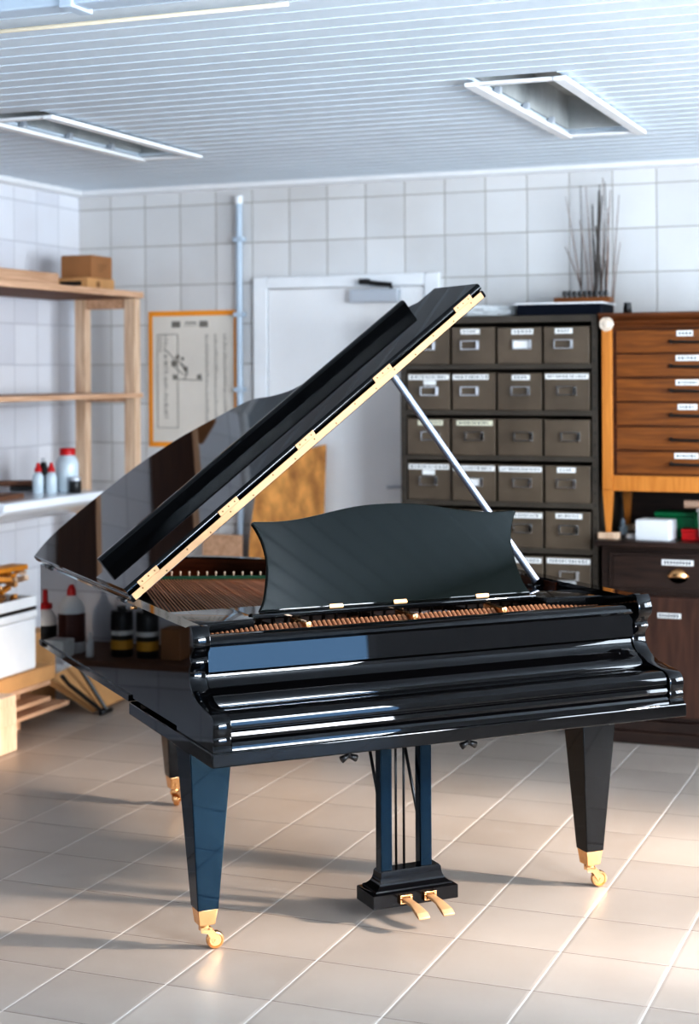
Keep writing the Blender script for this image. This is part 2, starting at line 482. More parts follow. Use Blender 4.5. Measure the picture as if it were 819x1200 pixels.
# poster
PX0, PX1, PZ0, PZ1 = -4.08, -3.568, 1.225, 1.925
t = thing('poster', (PX0, WY - .001, PZ0), 'orange-bordered printed chart of diagrams and text columns on the back wall', 'poster')
W_, H_ = PX1 - PX0, PZ1 - PZ0
bm = bm_()
for a, b, c, d in ((0, W_, 0, .025), (0, W_, H_ - .025, H_), (0, .022, .025, H_ - .025), (W_ - .022, W_, .025, H_ - .025)):
    box(bm, a, b, -.0035, 0, c, d)
obj('border', bm, ORANGE, t, 0)
obj('sheet', b1(.022, W_ - .022, -.003, 0, .025, H_ - .025), PAPER, t, 0)
bm = bm_()
def ink(u0, u1, v0, v1): box(bm, u0 * W_, u1 * W_, -.0046, -.0031, H_ - v1 * H_, H_ - v0 * H_)
def inkline(u0, v0, u1, v1, w=.004):
    a, b = Vector((u0 * W_, H_ - v0 * H_)), Vector((u1 * W_, H_ - v1 * H_)); d = (b - a); n = Vector((-d.y, d.x)).normalized() * w / 2
    prism(bm, [tuple(a + n), tuple(b + n), tuple(b - n), tuple(a - n)], 1, -.0046, -.0031)
for u in (.265, .575):                       # two framed crests beside the heading
    ink(u, u + .095, .075, .12)
ink(.415, .545, .082, .092); ink(.40, .55, .105, .109)
for u, v0, v1 in ((.10, .17, .86), (.33, .17, .86)): inkline(u, v0, u, v1, .003)
for v in (.17, .86): inkline(.10, v, .33, v, .003)
for i in range(26):
    v = .18 + .024 * i
    ink(.175, .175 + random.uniform(.02, .05), v, v + random.uniform(.005, .014))
for i in range(6): ink(.115, .15, .18 + .022 * i, .186 + .022 * i)
for a in ((.19, .28, .30, .36), (.30, .34, .42, .42), (.27, .40, .40, .47), (.36, .38, .44, .47), (.28, .50, .60, .51), (.28, .46, .28, .51), (.58, .46, .60, .51), (.44, .44, .40, .51)): inkline(*a)
for u, v, r in ((.29, .385, .03), (.33, .335, .018), (.385, .35, .015), (.42, .425, .02), (.30, .485, .02), (.57, .485, .022)): ink(u - r, u + r, v - r * .7, v + r * .7)
for u in (.64, .74, .84):                    # text columns
    for i in range(48):
        v = .175 + .0138 * i
        ink(u, u + random.uniform(.018, .04), v, v + .005)
obj('printing', bm, INKL, t, 0)

# ------------------------------------------------------------------ grand piano
PHI = radians(46)
PO = Vector((-1.8632, 3.7317, 0))
piano = thing('grand_piano', PO, 'black polished grand piano with its lid propped open on the tiled floor', 'piano', PHI)
W = 1.46

LIDPTS = [(0.0, 1.877), (0.06, 1.925), (0.13, 1.953), (0.254, 1.963), (0.382, 1.955), (0.505, 1.935), (0.615, 1.882), (0.70, 1.823),
          (0.775, 1.748), (0.885, 1.628), (0.925, 1.555), (0.945, 1.42), (0.985, 1.30), (1.07, 1.232), (1.20, 1.205), (1.34, 1.185),
          (1.44, 1.14), (1.485, 1.065), (1.502, .95), (1.51, .80), (1.51, .69)]
lid_outline = [(0.0, .69)] + catmull(LIDPTS, 5)
case_pts = [(x * W / 1.51, y - .02 * min(1, max(0, (y - .7) / .8))) for x, y in LIDPTS]
case_curve = catmull(case_pts + [(W, .30)], 5)

def inset(poly, d):
    """offset an open chain of points to its left"""
    out = []
    for i, p in enumerate(poly):
        a, b = Vector(poly[max(i - 1, 0)]), Vector(poly[min(i + 1, len(poly) - 1)])
        t = (b - a)
        if t.length < 1e-6: out.append(tuple(p)); continue
        t.normalize(); n = Vector((t.y, -t.x))          # chain runs clockwise seen from above: inside is on the right
        out.append((p[0] + n.x * d, p[1] + n.y * d))
    return out
ZB, ZT = .64, .918
outer = [(0, .30), (0, 1.0), (0, 1.5), (0, 1.80)] + case_curve
inner_c = inset(case_curve, .05)
inner = [(.05, .30), (.05, 1.0), (.05, 1.5), (.05, 1.78)] + [(max(.05, x), min(y, 1.9)) for x, y in inner_c]

def ring(bm, outer, inner, z0, z1):
    A0 = [bm.verts.new((*p, z0)) for p in outer]; A1 = [bm.verts.new((*p, z1)) for p in outer]
    B0 = [bm.verts.new((*p, z0)) for p in inner]; B1 = [bm.verts.new((*p, z1)) for p in inner]
    fs = []
    for i in range(len(outer) - 1):
        fs += [bm.faces.new((A0[i], A0[i + 1], A1[i + 1], A1[i])), bm.faces.new((A1[i], A1[i + 1], B1[i + 1], B1[i])),
               bm.faces.new((B1[i], B1[i + 1], B0[i + 1], B0[i])), bm.faces.new((B0[i], B0[i + 1], A0[i + 1], A0[i]))]
    for i in (0, -1): fs.append(bm.faces.new((A0[i], A1[i], B1[i], B0[i])))
    bmesh.ops.recalc_face_normals(bm, faces=fs)
bm = bm_(); ring(bm, outer, inner, ZB, ZT)
rim = obj('rim', bm, BLACK, piano)
# mahogany lining of the rim
ln_out = [(x, y) for x, y in inner]
ln_in = [(.056, .62)] + [(.056, y) for x, y in inner[1:4]] + [(max(.056, x), min(y, 1.894)) for x, y in inset(case_curve, .056)]
lo = [(.0502, .62)] + [(.0502, y) for x, y in inner[1:4]] + [(max(.0502, x), min(y, 1.8995)) for x, y in inset(case_curve, .0502)]
cut = lambda L: [p for p in L if p[1] > .60]
bm = bm_(); ring(bm, cut(lo), cut(ln_in), .74, ZT - .006)
obj('rim_lining', bm, MAHOG, rim)
# base moulding round the rim
mo = [(-.007, .735), (-.007, 1.0), (-.007, 1.5), (-.007, 1.80)] + inset(case_curve, -.007)
mi = [(.03, .735), (.03, 1.0), (.03, 1.5), (.03, 1.78)] + inset(case_curve, .03)
bm = bm_(); ring(bm, cut(mo), cut(mi), ZB - .012, ZB + .006)
obj('base_moulding', bm, BLACK, rim)
# soundboard / bottom inside the rim
bm = bm_()
prism(bm, [(.05, .72)] + [p for p in inner[1:] if p[1] > .72] + [(W - .05, .72)], 2, .70, .73)
obj('soundboard', bm, MAPLE, piano)
bm = bm_()
plate_pts = [(.062, .62), (.062, 1.76)] + [(max(.062, x), min(y, 1.885)) for x, y in inset(case_curve, .064) if y > .63] + [(W - .064, .62)]
prism(bm, plate_pts, 2, .795, .815)
plate = obj('iron_plate', bm, BRONZE, piano)
for (x0, y0), (x1, y1) in (((.42, .64), (.30, 1.75)), ((.78, .64), (.78, 1.55)), ((1.10, .64), (1.06, 1.16))):
    bm = bm_(); a, b = Vector((x0, y0)), Vector((x1, y1)); d = (b - a).normalized(); n = Vector((-d.y, d.x)) * .012
    prism(bm, [tuple(a + n), tuple(b + n), tuple(b - n), tuple(a - n)], 2, .8155, .845)
    obj('plate_strut', bm, BRONZE, plate)
# strings, dampers / hitch pins with green felt
def hitch(x): return 1.70 - .42 * (x - .2) if x < .9 else 1.40 - .95 * (x - .9)
bm = bm_()
pts = [(.10, hitch(.10)), (.9, hitch(.9)), (1.26, hitch(1.2) - .03)]
for (xa, ya), (xb, yb) in zip(pts, pts[1:]):
    prism(bm, [(xa, ya + .012), (xa, ya + .030), (xb, yb + .030), (xb, yb + .012)], 2, .8152, .876)
obj('string_felt', bm, FELT, plate)
NS = 96
for i in range(NS):
    x = .11 + i * (1.18 / (NS - 1))
    xe = x + .24 * max(0, 1 - x / 1.0)
    ye = hitch(x)
    bm = bm_()
    if x > .9: r_, m_ = .0012, STEEL
    else: r_, m_ = .0033 - .0012 * x, COPPER
    path(bm, [(x, .73, .868), (xe, ye, .864)], r_, 6)
    obj('string', bm, m_, piano, 60)
    if i % 3 == 0:
        bm = bm_(); lathe(bm, [(.003, .8152), (.003, .878), (.0042, .880), (.0042, .886), (.002, .888)], xe, ye + .005, 8)
        obj('hitch_pin', bm, NICKEL, plate)
# pin block with tuning pins
obj('pin_block', b1(.07, W - .07, .60, .72, .8155, .835, .003), BLACK, plate)
bm = bm_(); lathe(bm, [(.0035, .8352), (.0035, .862), (.0045, .863), (.0045, .875), (.003, .877)], 0, 0, 8)
proto_pin = obj('tuning_pin', bm, CHROME, plate); proto_pin.location = (.12, .63, 0)
for i in range(1, 60):
    o = proto_pin.copy(); C.objects.link(o); o.parent = plate
    o.location = (.12 + i * .0208, .63 + .035 * (i % 2), 0)

# keybed slab
bm = bm_(); box(bm, -.006, W + .006, -.004, .735, .588, .627, .004)
obj('keybed', bm, BLACK, piano)

# arms with scrolled front
ARM = [(.30, .6275), (.30, .918), (.22, .9185), (.186, .928), (.175, .9265), (.166, .915), (.160, .903), (.1565, .890), (.1570, .878), (.162, .866), (.172, .858),
       (.180, .850), (.183, .843), (.177, .836), (.176, .829), (.183, .820), (.190, .812), (.194, .803), (.193, .792), (.188, .778), (.178, .764), (.164, .751), (.146, .741),
       (.120, .733), (.09, .7285), (.06, .7245), (.036, .722), (.020, .718), (.008, .710), (.002, .700), (.0, .688), (.001, .672), (.004, .664), (.001, .657), (.001, .648), (.004, .642), (-.001, .635), (-.001, .6275)]
def smooth_prof(a, b):
    return a
for x0, x1 in ((0, .05), (W - .05, W)):
    bm = bm_(); vs = prism(bm, ARM, 0, x0, x1)
    es = [e for e in bm.edges if abs(e.verts[0].co.x - e.verts[1].co.x) < 1e-6 and max(e.verts[0].co.y, e.verts[1].co.y) < .21 and min(e.verts[0].co.z, e.verts[1].co.z) > .63]
    bmesh.ops.bevel(bm, geom=es, offset=.004, segments=2, affect='EDGES', profile=.5)
    obj('arm', bm, BLACK, piano, 40)
xi0, xi1 = .052, W - .052
# fallboard (closed) with concave lower part
FB = [(.315, .868), (.315, .880), (.235, .893), (.205, .894), (.189, .891), (.178, .884), (.174, .876), (.178, .870), (.188, .866), (.1835, .800), (.188, .797), (.1975, .791), (.1955, .779), (.188, .768), (.174, .756),
      (.157, .745), (.141, .7365), (.134, .728), (.131, .718), (.131, .706), (.160, .706), (.30, .80)]
bm = bm_(); prism(bm, FB, 0, xi0, xi1)
obj('fallboard', bm, BLACK, piano, 25)
# key slip below it
KS = [(.128, .706), (.10, .7155), (.06, .719), (.034, .718), (.021, .712), (.013, .703), (.010, .692), (.011, .683), (.015, .680), (.015, .677), (.010, .673), (.008, .664), (.010, .656), (.014, .652),
      (.008, .648), (.004, .641), (.004, .634), (.002, .6278), (.128, .6278)]
bm = bm_(); prism(bm, KS, 0, xi0, xi1)
obj('key_slip', bm, BLACK, piano, 25)
# action seen in the gap behind the fallboard
bm = bm_(); box(bm, xi0, xi1, .325, .365, .80, .842, .003)
act = obj('action_rail', bm, MAPLE, piano)
bm = bm_(); box(bm, -.0045, .0045, -.03, .028, .842, .872, .002); tube(bm, (0, .0, .87), (0, .022, .884), .006, n=8)
h0 = obj('hammer', bm, FELTR, act); h0.location = (.075, .345, 0)
for i in range(1, 88):
    h = h0.copy(); C.objects.link(h); h.parent = act; h.location = (.075 + i * .01505, .345, 0)
for xx in (.40, .74, 1.04):
    bm = bm_(); box(bm, xx - .008, xx + .008, .32, .44, .873, .893, .003)
    obj('action_bracket', bm, BRASS, act)
bm = bm_(); box(bm, xi0, xi1, .39, .40, .79, .87)
obj('action_back', bm, MAHOG, act)

# cheek shelves on both sides and the desk slide
for x0, x1, side in ((.052, .27, 'L'), (W - .27, W - .052, 'R')):
    bm = bm_()
    if side == 'L': pr = [(x0, .34), (x1 - .02, .36), (x1, .40), (x1, .57), (x1 - .03, .60), (x0, .60)]
    else: pr = [(x0, .40), (x0 + .02, .36), (x1, .34), (x1, .60), (x0 + .03, .60), (x0, .57)]
    prism(bm, pr, 2, .878, .906)
    es = [e for e in bm.edges if e.verts[0].co.z > .9 and e.verts[1].co.z > .9]
    bmesh.ops.bevel(bm, geom=es, offset=.006, segments=3, affect='EDGES', profile=.5)
    obj('cheek_block', bm, BLACK, piano)
bm = bm_(); box(bm, .262, W - .255, .405, .44, .895, .912, .005); box(bm, .262, W - .255, .442, .60, .893, .906, .004)
slide = obj('desk_slide', bm, BLACK, piano)

# music desk: waisted sides, wavy top
desk_half = [(.452, 0), (.435, .03), (.422, .075), (.414, .12), (.412, .16), (.420, .205), (.436, .243), (.444, .257), (.437, .264), (.41, .263), (.36, .262), (.30, .266), (.24, .275), (.18, .286), (.11, .297), (.05, .3015), (0, .3025)]
dpts = catmull(desk_half, 3)
full = [(x, z) for x, z in dpts] + [(-x, z) for x, z in dpts[::-1][1:]]
TILT = radians(17)
bm = bm_(); prism(bm, full, 1, 0, .016)
bmesh.ops.bevel(bm, geom=[e for e in bm.edges if abs(e.verts[0].co.y - e.verts[1].co.y) < 1e-6], offset=.004, segments=2, affect='EDGES', profile=.5)
Md = Matrix.Translation((.7475, .435, .914)) @ Matrix.Rotation(-TILT, 4, 'X')
bmesh.ops.transform(bm, matrix=Md, verts=bm.verts)
desk = obj('music_desk', bm, SATIN, piano, 40)
for xx in (-.21, .0, .28):
    bm = bm_(); box(bm, xx - .022, xx + .022, -.002, .003, -.006, .008, .001)
    bmesh.ops.transform(bm, matrix=Md, verts=bm.verts)
    obj('hinge', bm, BRASS, desk)

# lid, front flap with lip, brass hinge
AL = radians(37.7)
HX, HZ = -.005, .925
ML = Matrix.Translation((HX, 0, HZ)) @ Matrix.Rotation(-AL, 4, 'Y')
def lidobj(name, bm, m, parent, smooth=35, flat=None):
    bmesh.ops.transform(bm, matrix=ML, verts=bm.verts)
    return obj(name, bm, m, parent, smooth, None, flat)
bm = bm_(); prism(bm, lid_outline, 2, 0, .025)
es = [e for e in bm.edges if abs(e.verts[0].co.z - e.verts[1].co.z) < 1e-6 and not (e.verts[0].co.y < .6901 and e.verts[1].co.y < .6901)]
bmesh.ops.bevel(bm, geom=es, offset=.005, segments=2, affect='EDGES', profile=.5)
lid = lidobj('lid', bm, BLACK, piano, 40)
bm = bm_()
prism(bm, [(.690, .038), (.692, .031), (.698, .0265), (1.0, .0265), (1.012, .031), (1.014, .038), (1.012, .045), (1.0, .0495), (.698, .0495), (.692, .045)], 0, .006, 1.512)
flap = lidobj('front_flap', bm, BLACK, lid, 50, .05)
bm = bm_()
prism(bm, [(.982, .0498), (.980, .084), (.983, .090), (.990, .093), (1.004, .093), (1.009, .089), (1.009, .0498)], 0, .045, 1.385)
lidobj('flap_lip', bm, BLACK, flap, 40, .02)
for ss in (.25, .85):
    bm = bm_(); tube(bm, (ss, 1.011, .06), (ss, 1.016, .06), .005, n=10)
    lidobj('rubber_button', bm, DARKP, flap)
bm = bm_(); box(bm, .012, 1.500, .6865, .6895, .002, .0245, .0008)
strip = lidobj('piano_hinge', bm, BRASSP, lid)
for i in range(17):
    ss = .05 + i * .0875
    bm = bm_(); tube(bm, (ss, .6865, .009 if i % 2 else .017), (ss, .6857, .009 if i % 2 else .017), .0028, n=8)
    lidobj('screw', bm, SCREW, strip)
for ss in (.085, .405, .725, 1.06, 1.425):
    bm = bm_(); box(bm, ss - .038, ss + .038, .6858, .6895, .0248, .043, .0008)
    hp = lidobj('hinge_leaf', bm, BRASSP, flap)
    for k in (-1, 0, 1):
        bm = bm_(); tube(bm, (ss + k * .024, .6858, .034), (ss + k * .024, .6850, .034), .0028, n=8)
        lidobj('screw', bm, SCREW, lid)
# side hinges of the lid along the spine
for yy in (.80, 1.70):
    bm = bm_(); tube(bm, (-.006, yy - .04, .921), (-.006, yy + .04, .921), .0055, n=10)
    obj('lid_hinge', bm, EBONY, piano)
bm = bm_(); tube(bm, (-.010, .70, .910), (.012, .70, .912), .005, n=10)
obj('hinge_pin', bm, BRASS, piano)
# lid prop
pt = ML @ Vector((1.095, .715, -.004)); pbm = Vector((1.392, .715, .902))
bm = bm_(); path(bm, [pbm, pt], .0125, 12)
prop = obj('lid_prop', bm, STEEL, piano)
bm = bm_(); tube(bm, pbm + Vector((0, -.016, 0)), pbm + Vector((0, .016, 0)), .014, n=14); box(bm, 1.365, 1.408, .69, .74, .87, .898, .004)
obj('prop_socket', bm, BLACK, prop)

# legs with brass ferrule and caster
def leg(cx, cy, ang, ztop, cap=True, m=BLACK):
    bm = bm_(); frustum(bm, 0, 0, .118, .0305, .0305, ztop, .062, .062, .003)
    L = obj('leg', bm, m, piano); L.location = (cx, cy, 0)
    if cap:
        bm = bm_(); box(bm, -.075, .075, -.075, .075, ztop, .5878, .004); box(bm, -.068, .068, -.068, .068, ztop - .008, ztop, .003)
        obj('leg_cap', bm, BLACK, L)
    bm = bm_(); frustum(bm, 0, 0, .074, .023, .023, .1185, .0285, .0285, .002)
    f = obj('ferrule', bm, BRASS, L)
    R = Matrix.Rotation(ang, 4, 'Z')
    bm = bm_()
    tube(bm, (0, 0, .060), (0, 0, .075), .014, n=16)
    for s in (-1, 1):
        prism(bm, [(-.014, .066), (.012, .066), (.030, .048), (.040, .030), (.036, .018), (.026, .016), (.018, .026), (.004, .048), (-.014, .052)], 1, s * .013 - .0025, s * .013 + .0025)
    box(bm, -.014, .014, -.0155, .0155, .056, .066, .002)
    bmesh.ops.transform(bm, matrix=R, verts=bm.verts)
    cst = obj('caster_fork', bm, BRASS, L)
    bm = bm_()
    vs = lathe(bm, [(.008, -.0105), (.010, -.0065), (.017, -.0065), (.019, -.0095), (.0235, -.0085), (.0250, -.005), (.0250, .005), (.0235, .0085), (.019, .0095), (.017, .0065), (.010, .0065), (.008, .0105)], n=24)
    tube(bm, (0, 0, -.018), (0, 0, .018), .005, n=10)
    bmesh.ops.transform(bm, matrix=R @ Matrix.Translation((.029, 0, .0256)) @ Matrix.Rotation(pi / 2, 4, 'X'), verts=bm.verts)
    obj('caster_wheel', bm, BRASS, L)
leg(.0925, .343, radians(-5), .572, True, BLACK_BLUEREFL)
leg(1.3575, .352, radians(-10), .572)
leg(.482, 1.79, radians(60), .56, False)
bm = bm_(); box(bm, .40, .565, 1.705, 1.87, .56, .628, .004)
obj('leg_block', bm, BLACK, piano)
bm = bm_()
prism(bm, [(.05, .74)] + [(max(.05, x), y) for x, y in inner[1:] if y > .75] + [(W - .05, .74)], 2, .6285, .66)
obj('underside', bm, EBONY, piano)
for xx in (.40, .765):
    bm = bm_(); tube(bm, (xx, .045, .566), (xx, .045, .5878), .007, n=10)
    for s in (-1, 1): tube(bm, (xx, .045, .572), (xx + s * .022, .045, .562), .006, .010, n=10)
    obj('wing_bolt', bm, DARKP, piano)

# lyre
bm = bm_(); box(bm, .58, .86, .31, .43, .57, .5878, .004)
lyre = obj('lyre', bm, BLACK, piano)
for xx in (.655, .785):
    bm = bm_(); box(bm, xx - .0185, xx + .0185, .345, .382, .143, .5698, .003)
    obj('lyre_post', bm, BLACK_BLUEREFL, lyre)
bm = bm_()
bx0, bx1, by0, by1 = .597, .872, .312, .43
lv = []
prof = [(0, .047), (0, .085), (.004, .088), (.012, .0895), (.014, .094), (.022, .097), (.030, .104), (.036, .114), (.039, .126), (.040, .137), (.044, .1425)]
for d, z in prof:
    d2 = d * .8
    lv.append([bm.verts.new(p) for p in ((bx0 + d, by0 + d2, z), (bx1 - d, by0 + d2, z), (bx1 - d, by1 - d2, z), (bx0 + d, by1 - d2, z))])
for a, b in zip(lv, lv[1:]):
    for k in range(4): bm.faces.new((a[k], a[(k + 1) % 4], b[(k + 1) % 4], b[k]))
bm.faces.new(lv[0][::-1]); bm.faces.new(lv[-1])
pbox = obj('pedal_box', bm, BLACKR, lyre, 30)
for xx in (.697, .776):
    bm = bm_()
    prism(bm, [(.315, .064), (.315, .072), (.25, .070), (.20, .060), (.185, .050), (.186, .044), (.205, .050), (.25, .061)], 0, xx - .0125, xx + .0125)
    for v in bm.verts:
        if v.co.y < .22: v.co.x = xx + (v.co.x - xx) * 1.45
    bmesh.ops.bevel(bm, geom=list(bm.edges), offset=.002, segments=2, affect='EDGES', profile=.5)
    obj('pedal', bm, BRASSP, lyre)
    bm = bm_()
    for a, b, c, d in ((-.020, .020, .075, .081), (-.020, .020, .055, .061), (-.020, -.013, .061, .075), (.013, .020, .061, .075)):
        box(bm, xx + a, xx + b, .301, .3118, c, d, .001)
    obj('pedal_collar', bm, BRASS, pbox)
for xx in (.712, .738):
    bm = bm_(); tube(bm, (xx, .40, .142), (xx, .40, .5698), .0038, n=8)
    obj('pedal_rod', bm, DARKP, lyre)
for xx in (.693, .812):
    bm = bm_(); path(bm, [(xx, .40, .138), (xx, .60, .5875)], .005, 10)
    obj('lyre_brace', bm, EBONY, lyre)

# ------------------------------------------------------------------ steel card-drawer cabinet
def card_cabinet():
    X0, X1, Y0, Y1, H = -2.53, -1.612, 7.0, 7.42, 1.853
    t = thing('steel_drawer_cabinet', ((X0 + X1) / 2, Y0, 0), 'olive grey steel cabinet of many labelled card drawers behind the piano', 'drawer cabinet')
    ox = (X0 + X1) / 2; w = (X1 - X0) / 2
    bm = bm_()
    for s in (-1, 1): box(bm, s * w - (.0 if s < 0 else .028), s * w + (.028 if s < 0 else .0), 0, .42, 0, H, .002)
    box(bm, -w + .028, w - .028, .40, .42, 0, H)
    for s in (-1, 1):
        for i in range(34):
            z = .06 + i * .053
            n0 = len(bm.faces)
            tube(bm, (s * (w - .014), -.0012, z), (s * (w - .014), .001, z), .0045, n=6)
            bm.faces.ensure_lookup_table()
            for f in bm.faces[n0:]: f.material_index = 1
    obj('frame', bm, [OLIVED, DARKP], t)
    obj('top_panel', b1(-w + .028, w - .028, -.004, .40, H - .032, H, .003), OLIVED, t)
    tops = [1.812, 1.605, 1.402, 1.196, .993, .79, .585, .38]
    for zt in tops:
        obj('shelf', b1(-w + .028, w - .028, -.002, .40, zt - .198, zt - .174, .002), OLIVED, t)
    random.seed(3)
    for r, zt in enumerate(tops):
        for c in range(4):
            x0 = -w + .032 + c * .2150; x1 = x0 + .2080
            dj = random.uniform(-.006, .012); hgt = .166 + random.uniform(-.004, .003)
            zb = zt - .1735
            bm = bm_(); box(bm, x0 + .002, x1 - .002, -.008 + dj, .36, zb, zb + hgt, .003)
            d = obj('drawer', bm, OLIVE, t)
            cx = (x0 + x1) / 2 + random.uniform(-.02, .02)
            # label strip
            lw = {(0, 0): .045, (0, 1): .045, (0, 2): .05, (0, 3): .04, (1, 0): .098, (1, 1): .085, (1, 2): .042, (1, 3): .098, (2, 0): .06, (2, 1): .085,
                  (3, 0): .098, (3, 1): .098, (3, 2): .098, (3, 3): .042, (4, 0): .098, (4, 1): .05, (4, 2): .098, (4, 3): .06}.get((r, c), .098)
            has = (r, c) not in ((2, 2), (2, 3))
            if has:
                cxl = min(max(cx, x0 + lw + .004), x1 - lw - .004)
                l = obj('label_strip', b1(cxl - lw, cxl + lw, -.0105 + dj, -.0078 + dj, zb + hgt - .032, zb + hgt - .008, .001), LABELY if (r == 2) else LABEL, d)
                bm = bm_(); u = cxl - lw + .012
                while u < cxl + lw - .015:
                    du = random.uniform(.004, .012)
                    box(bm, u, u + du, -.0112 + dj, -.0104 + dj, zb + hgt - .023, zb + hgt - .016); u += du + random.uniform(.004, .009)
                obj('writing', bm, INK, l, 0)
            if (r, c) in ((1, 0), (3, 0)):
                obj('label_strip', b1(cx - .03, cx + .03, -.0105 + dj, -.0078 + dj, zb + hgt - .056, zb + hgt - .034, .001), LABEL, d)
            # card-frame pull
            bm = bm_(); zc = zb + .085; hw, hh = .044, .021
            for a in ((-hw, hw, hh - .005, hh), (-hw, hw, -hh, -hh + .005), (-hw, -hw + .006, -hh + .005, hh - .005), (hw - .014, hw, -hh + .005, hh - .005)):
                box(bm, cx + a[0], cx + a[1], -.019 + dj, -.0079 + dj, zc + a[2], zc + a[3], .001)
            obj('pull_frame', bm, CHROME, d)
            if (r, c) in ((0, 2), (3, 1)):
                obj('card', b1(cx - hw + .006, cx + hw - .014, -.0125 + dj, -.0079 + dj, zc - hh + .005, zc + hh - .005), LABEL, d, 0)
card_cabinet()

# things on the steel cabinet
CT = 1.8532
t = thing('paper_package', (-2.125, 7.17, CT), 'crinkled white wrapped package lying on the steel drawer cabinet', 'package', .05)
bm = bm_(); box(bm, -.115, .115, -.1, .1, 0, .048, .014, 3)
bmesh.ops.subdivide_edges(bm, edges=bm.edges[:], cuts=2, use_grid_fill=True)
for v in bm.verts:
    if v.co.z > .01: v.co += Vector((random.uniform(-.005, .005), random.uniform(-.005, .005), random.uniform(-.006, .006)))
obj('wrapping', bm, mat('wrap_paper', (.72, .74, .74), .35, noise=.15, nscale=25), t, 25)
t = thing('storage_box', (-1.79, 7.14, CT), 'flat dark navy box with a white lid on the steel drawer cabinet', 'box')
obj('box_body', b1(-.19, .19, -.13, .13, 0, .047, .003), NAVY, t)
obj('lid', b1(-.195, .2, -.135, .135, .0473, .056, .002), WPLAST, t)
t = thing('peg_block', (-1.70, 7.15, CT + .0563), 'brown wooden block holding a row of black pegs, on the navy box', 'wooden rack')
bm = bm_(); box(bm, -.135, .12, -.045, .045, 0, .024, .003)
obj('block', bm, OAK, t)
bm = bm_(); lathe(bm, [(.007, .0242), (.007, .034), (.0105, .036), (.0105, .05), (.007, .054)], n=12)
pg = obj('peg', bm, DARKP, t); pg.location = (-.095, 0, 0)
for i in range(1, 9):
    o = pg.copy(); C.objects.link(o); o.parent = t; o.location = (-.095 + i * .0235, 0, 0)
t = thing('reed_bundle', (-1.72, 7.345, CT), 'spray of thin dry brown reeds standing upright against the tiled wall', 'reeds')
random.seed(11)
def reed(x0, x1, z1, r, m, bend=0):
    bm = bm_(); pts = []
    for k in range(7):
        f = k / 6
        pts.append((x0 + (x1 - x0) * f + bend * sin(pi * f), .03 * f + .02 * sin(3 * f), .001 + z1 * f))
    path(bm, pts, [r * (1 - .6 * k / 6) for k in range(7)], 6)
    obj('reed', bm, m, t)
for x0, x1, z1, r in ((-.03, -.125, .56, .0035), (-.05, -.055, .61, .0045), (-.02, -.13, .33, .004), (.01, -.03, .60, .004), (.01, .03, .58, .0075), (.02, .035, .61, .006), (.03, .0, .52, .008), (.0, .045, .56, .006),
                      (.05, .015, .42, .009), (.06, .07, .50, .004), (.07, .085, .58, .004), (.09, .125, .56, .0035), (.08, .06, .26, .006), (-.01, -.06, .45, .004), (.04, .05, .64, .004), (.1, .13, .34, .0035), (.03, .06, .62, .0045)):
    reed(x0, x1, z1, r, TWIGD if .004 < r else TWIG, random.uniform(-.012, .012))
t = thing('ink_jar', (-1.5, 7.1, 1.857), 'small black screw-top jar standing on the oak drawer cabinet', 'jar')
bm = bm_(); lathe(bm, [(.016, 0), (.018, .003), (.018, .03), (.014, .034)], n=20); obj('jar_body', bm, DARKP, t)
bm = bm_(); lathe(bm, [(.0155, .0342), (.0155, .046), (.013, .048)], n=20); obj('cap', bm, DARKP, t)

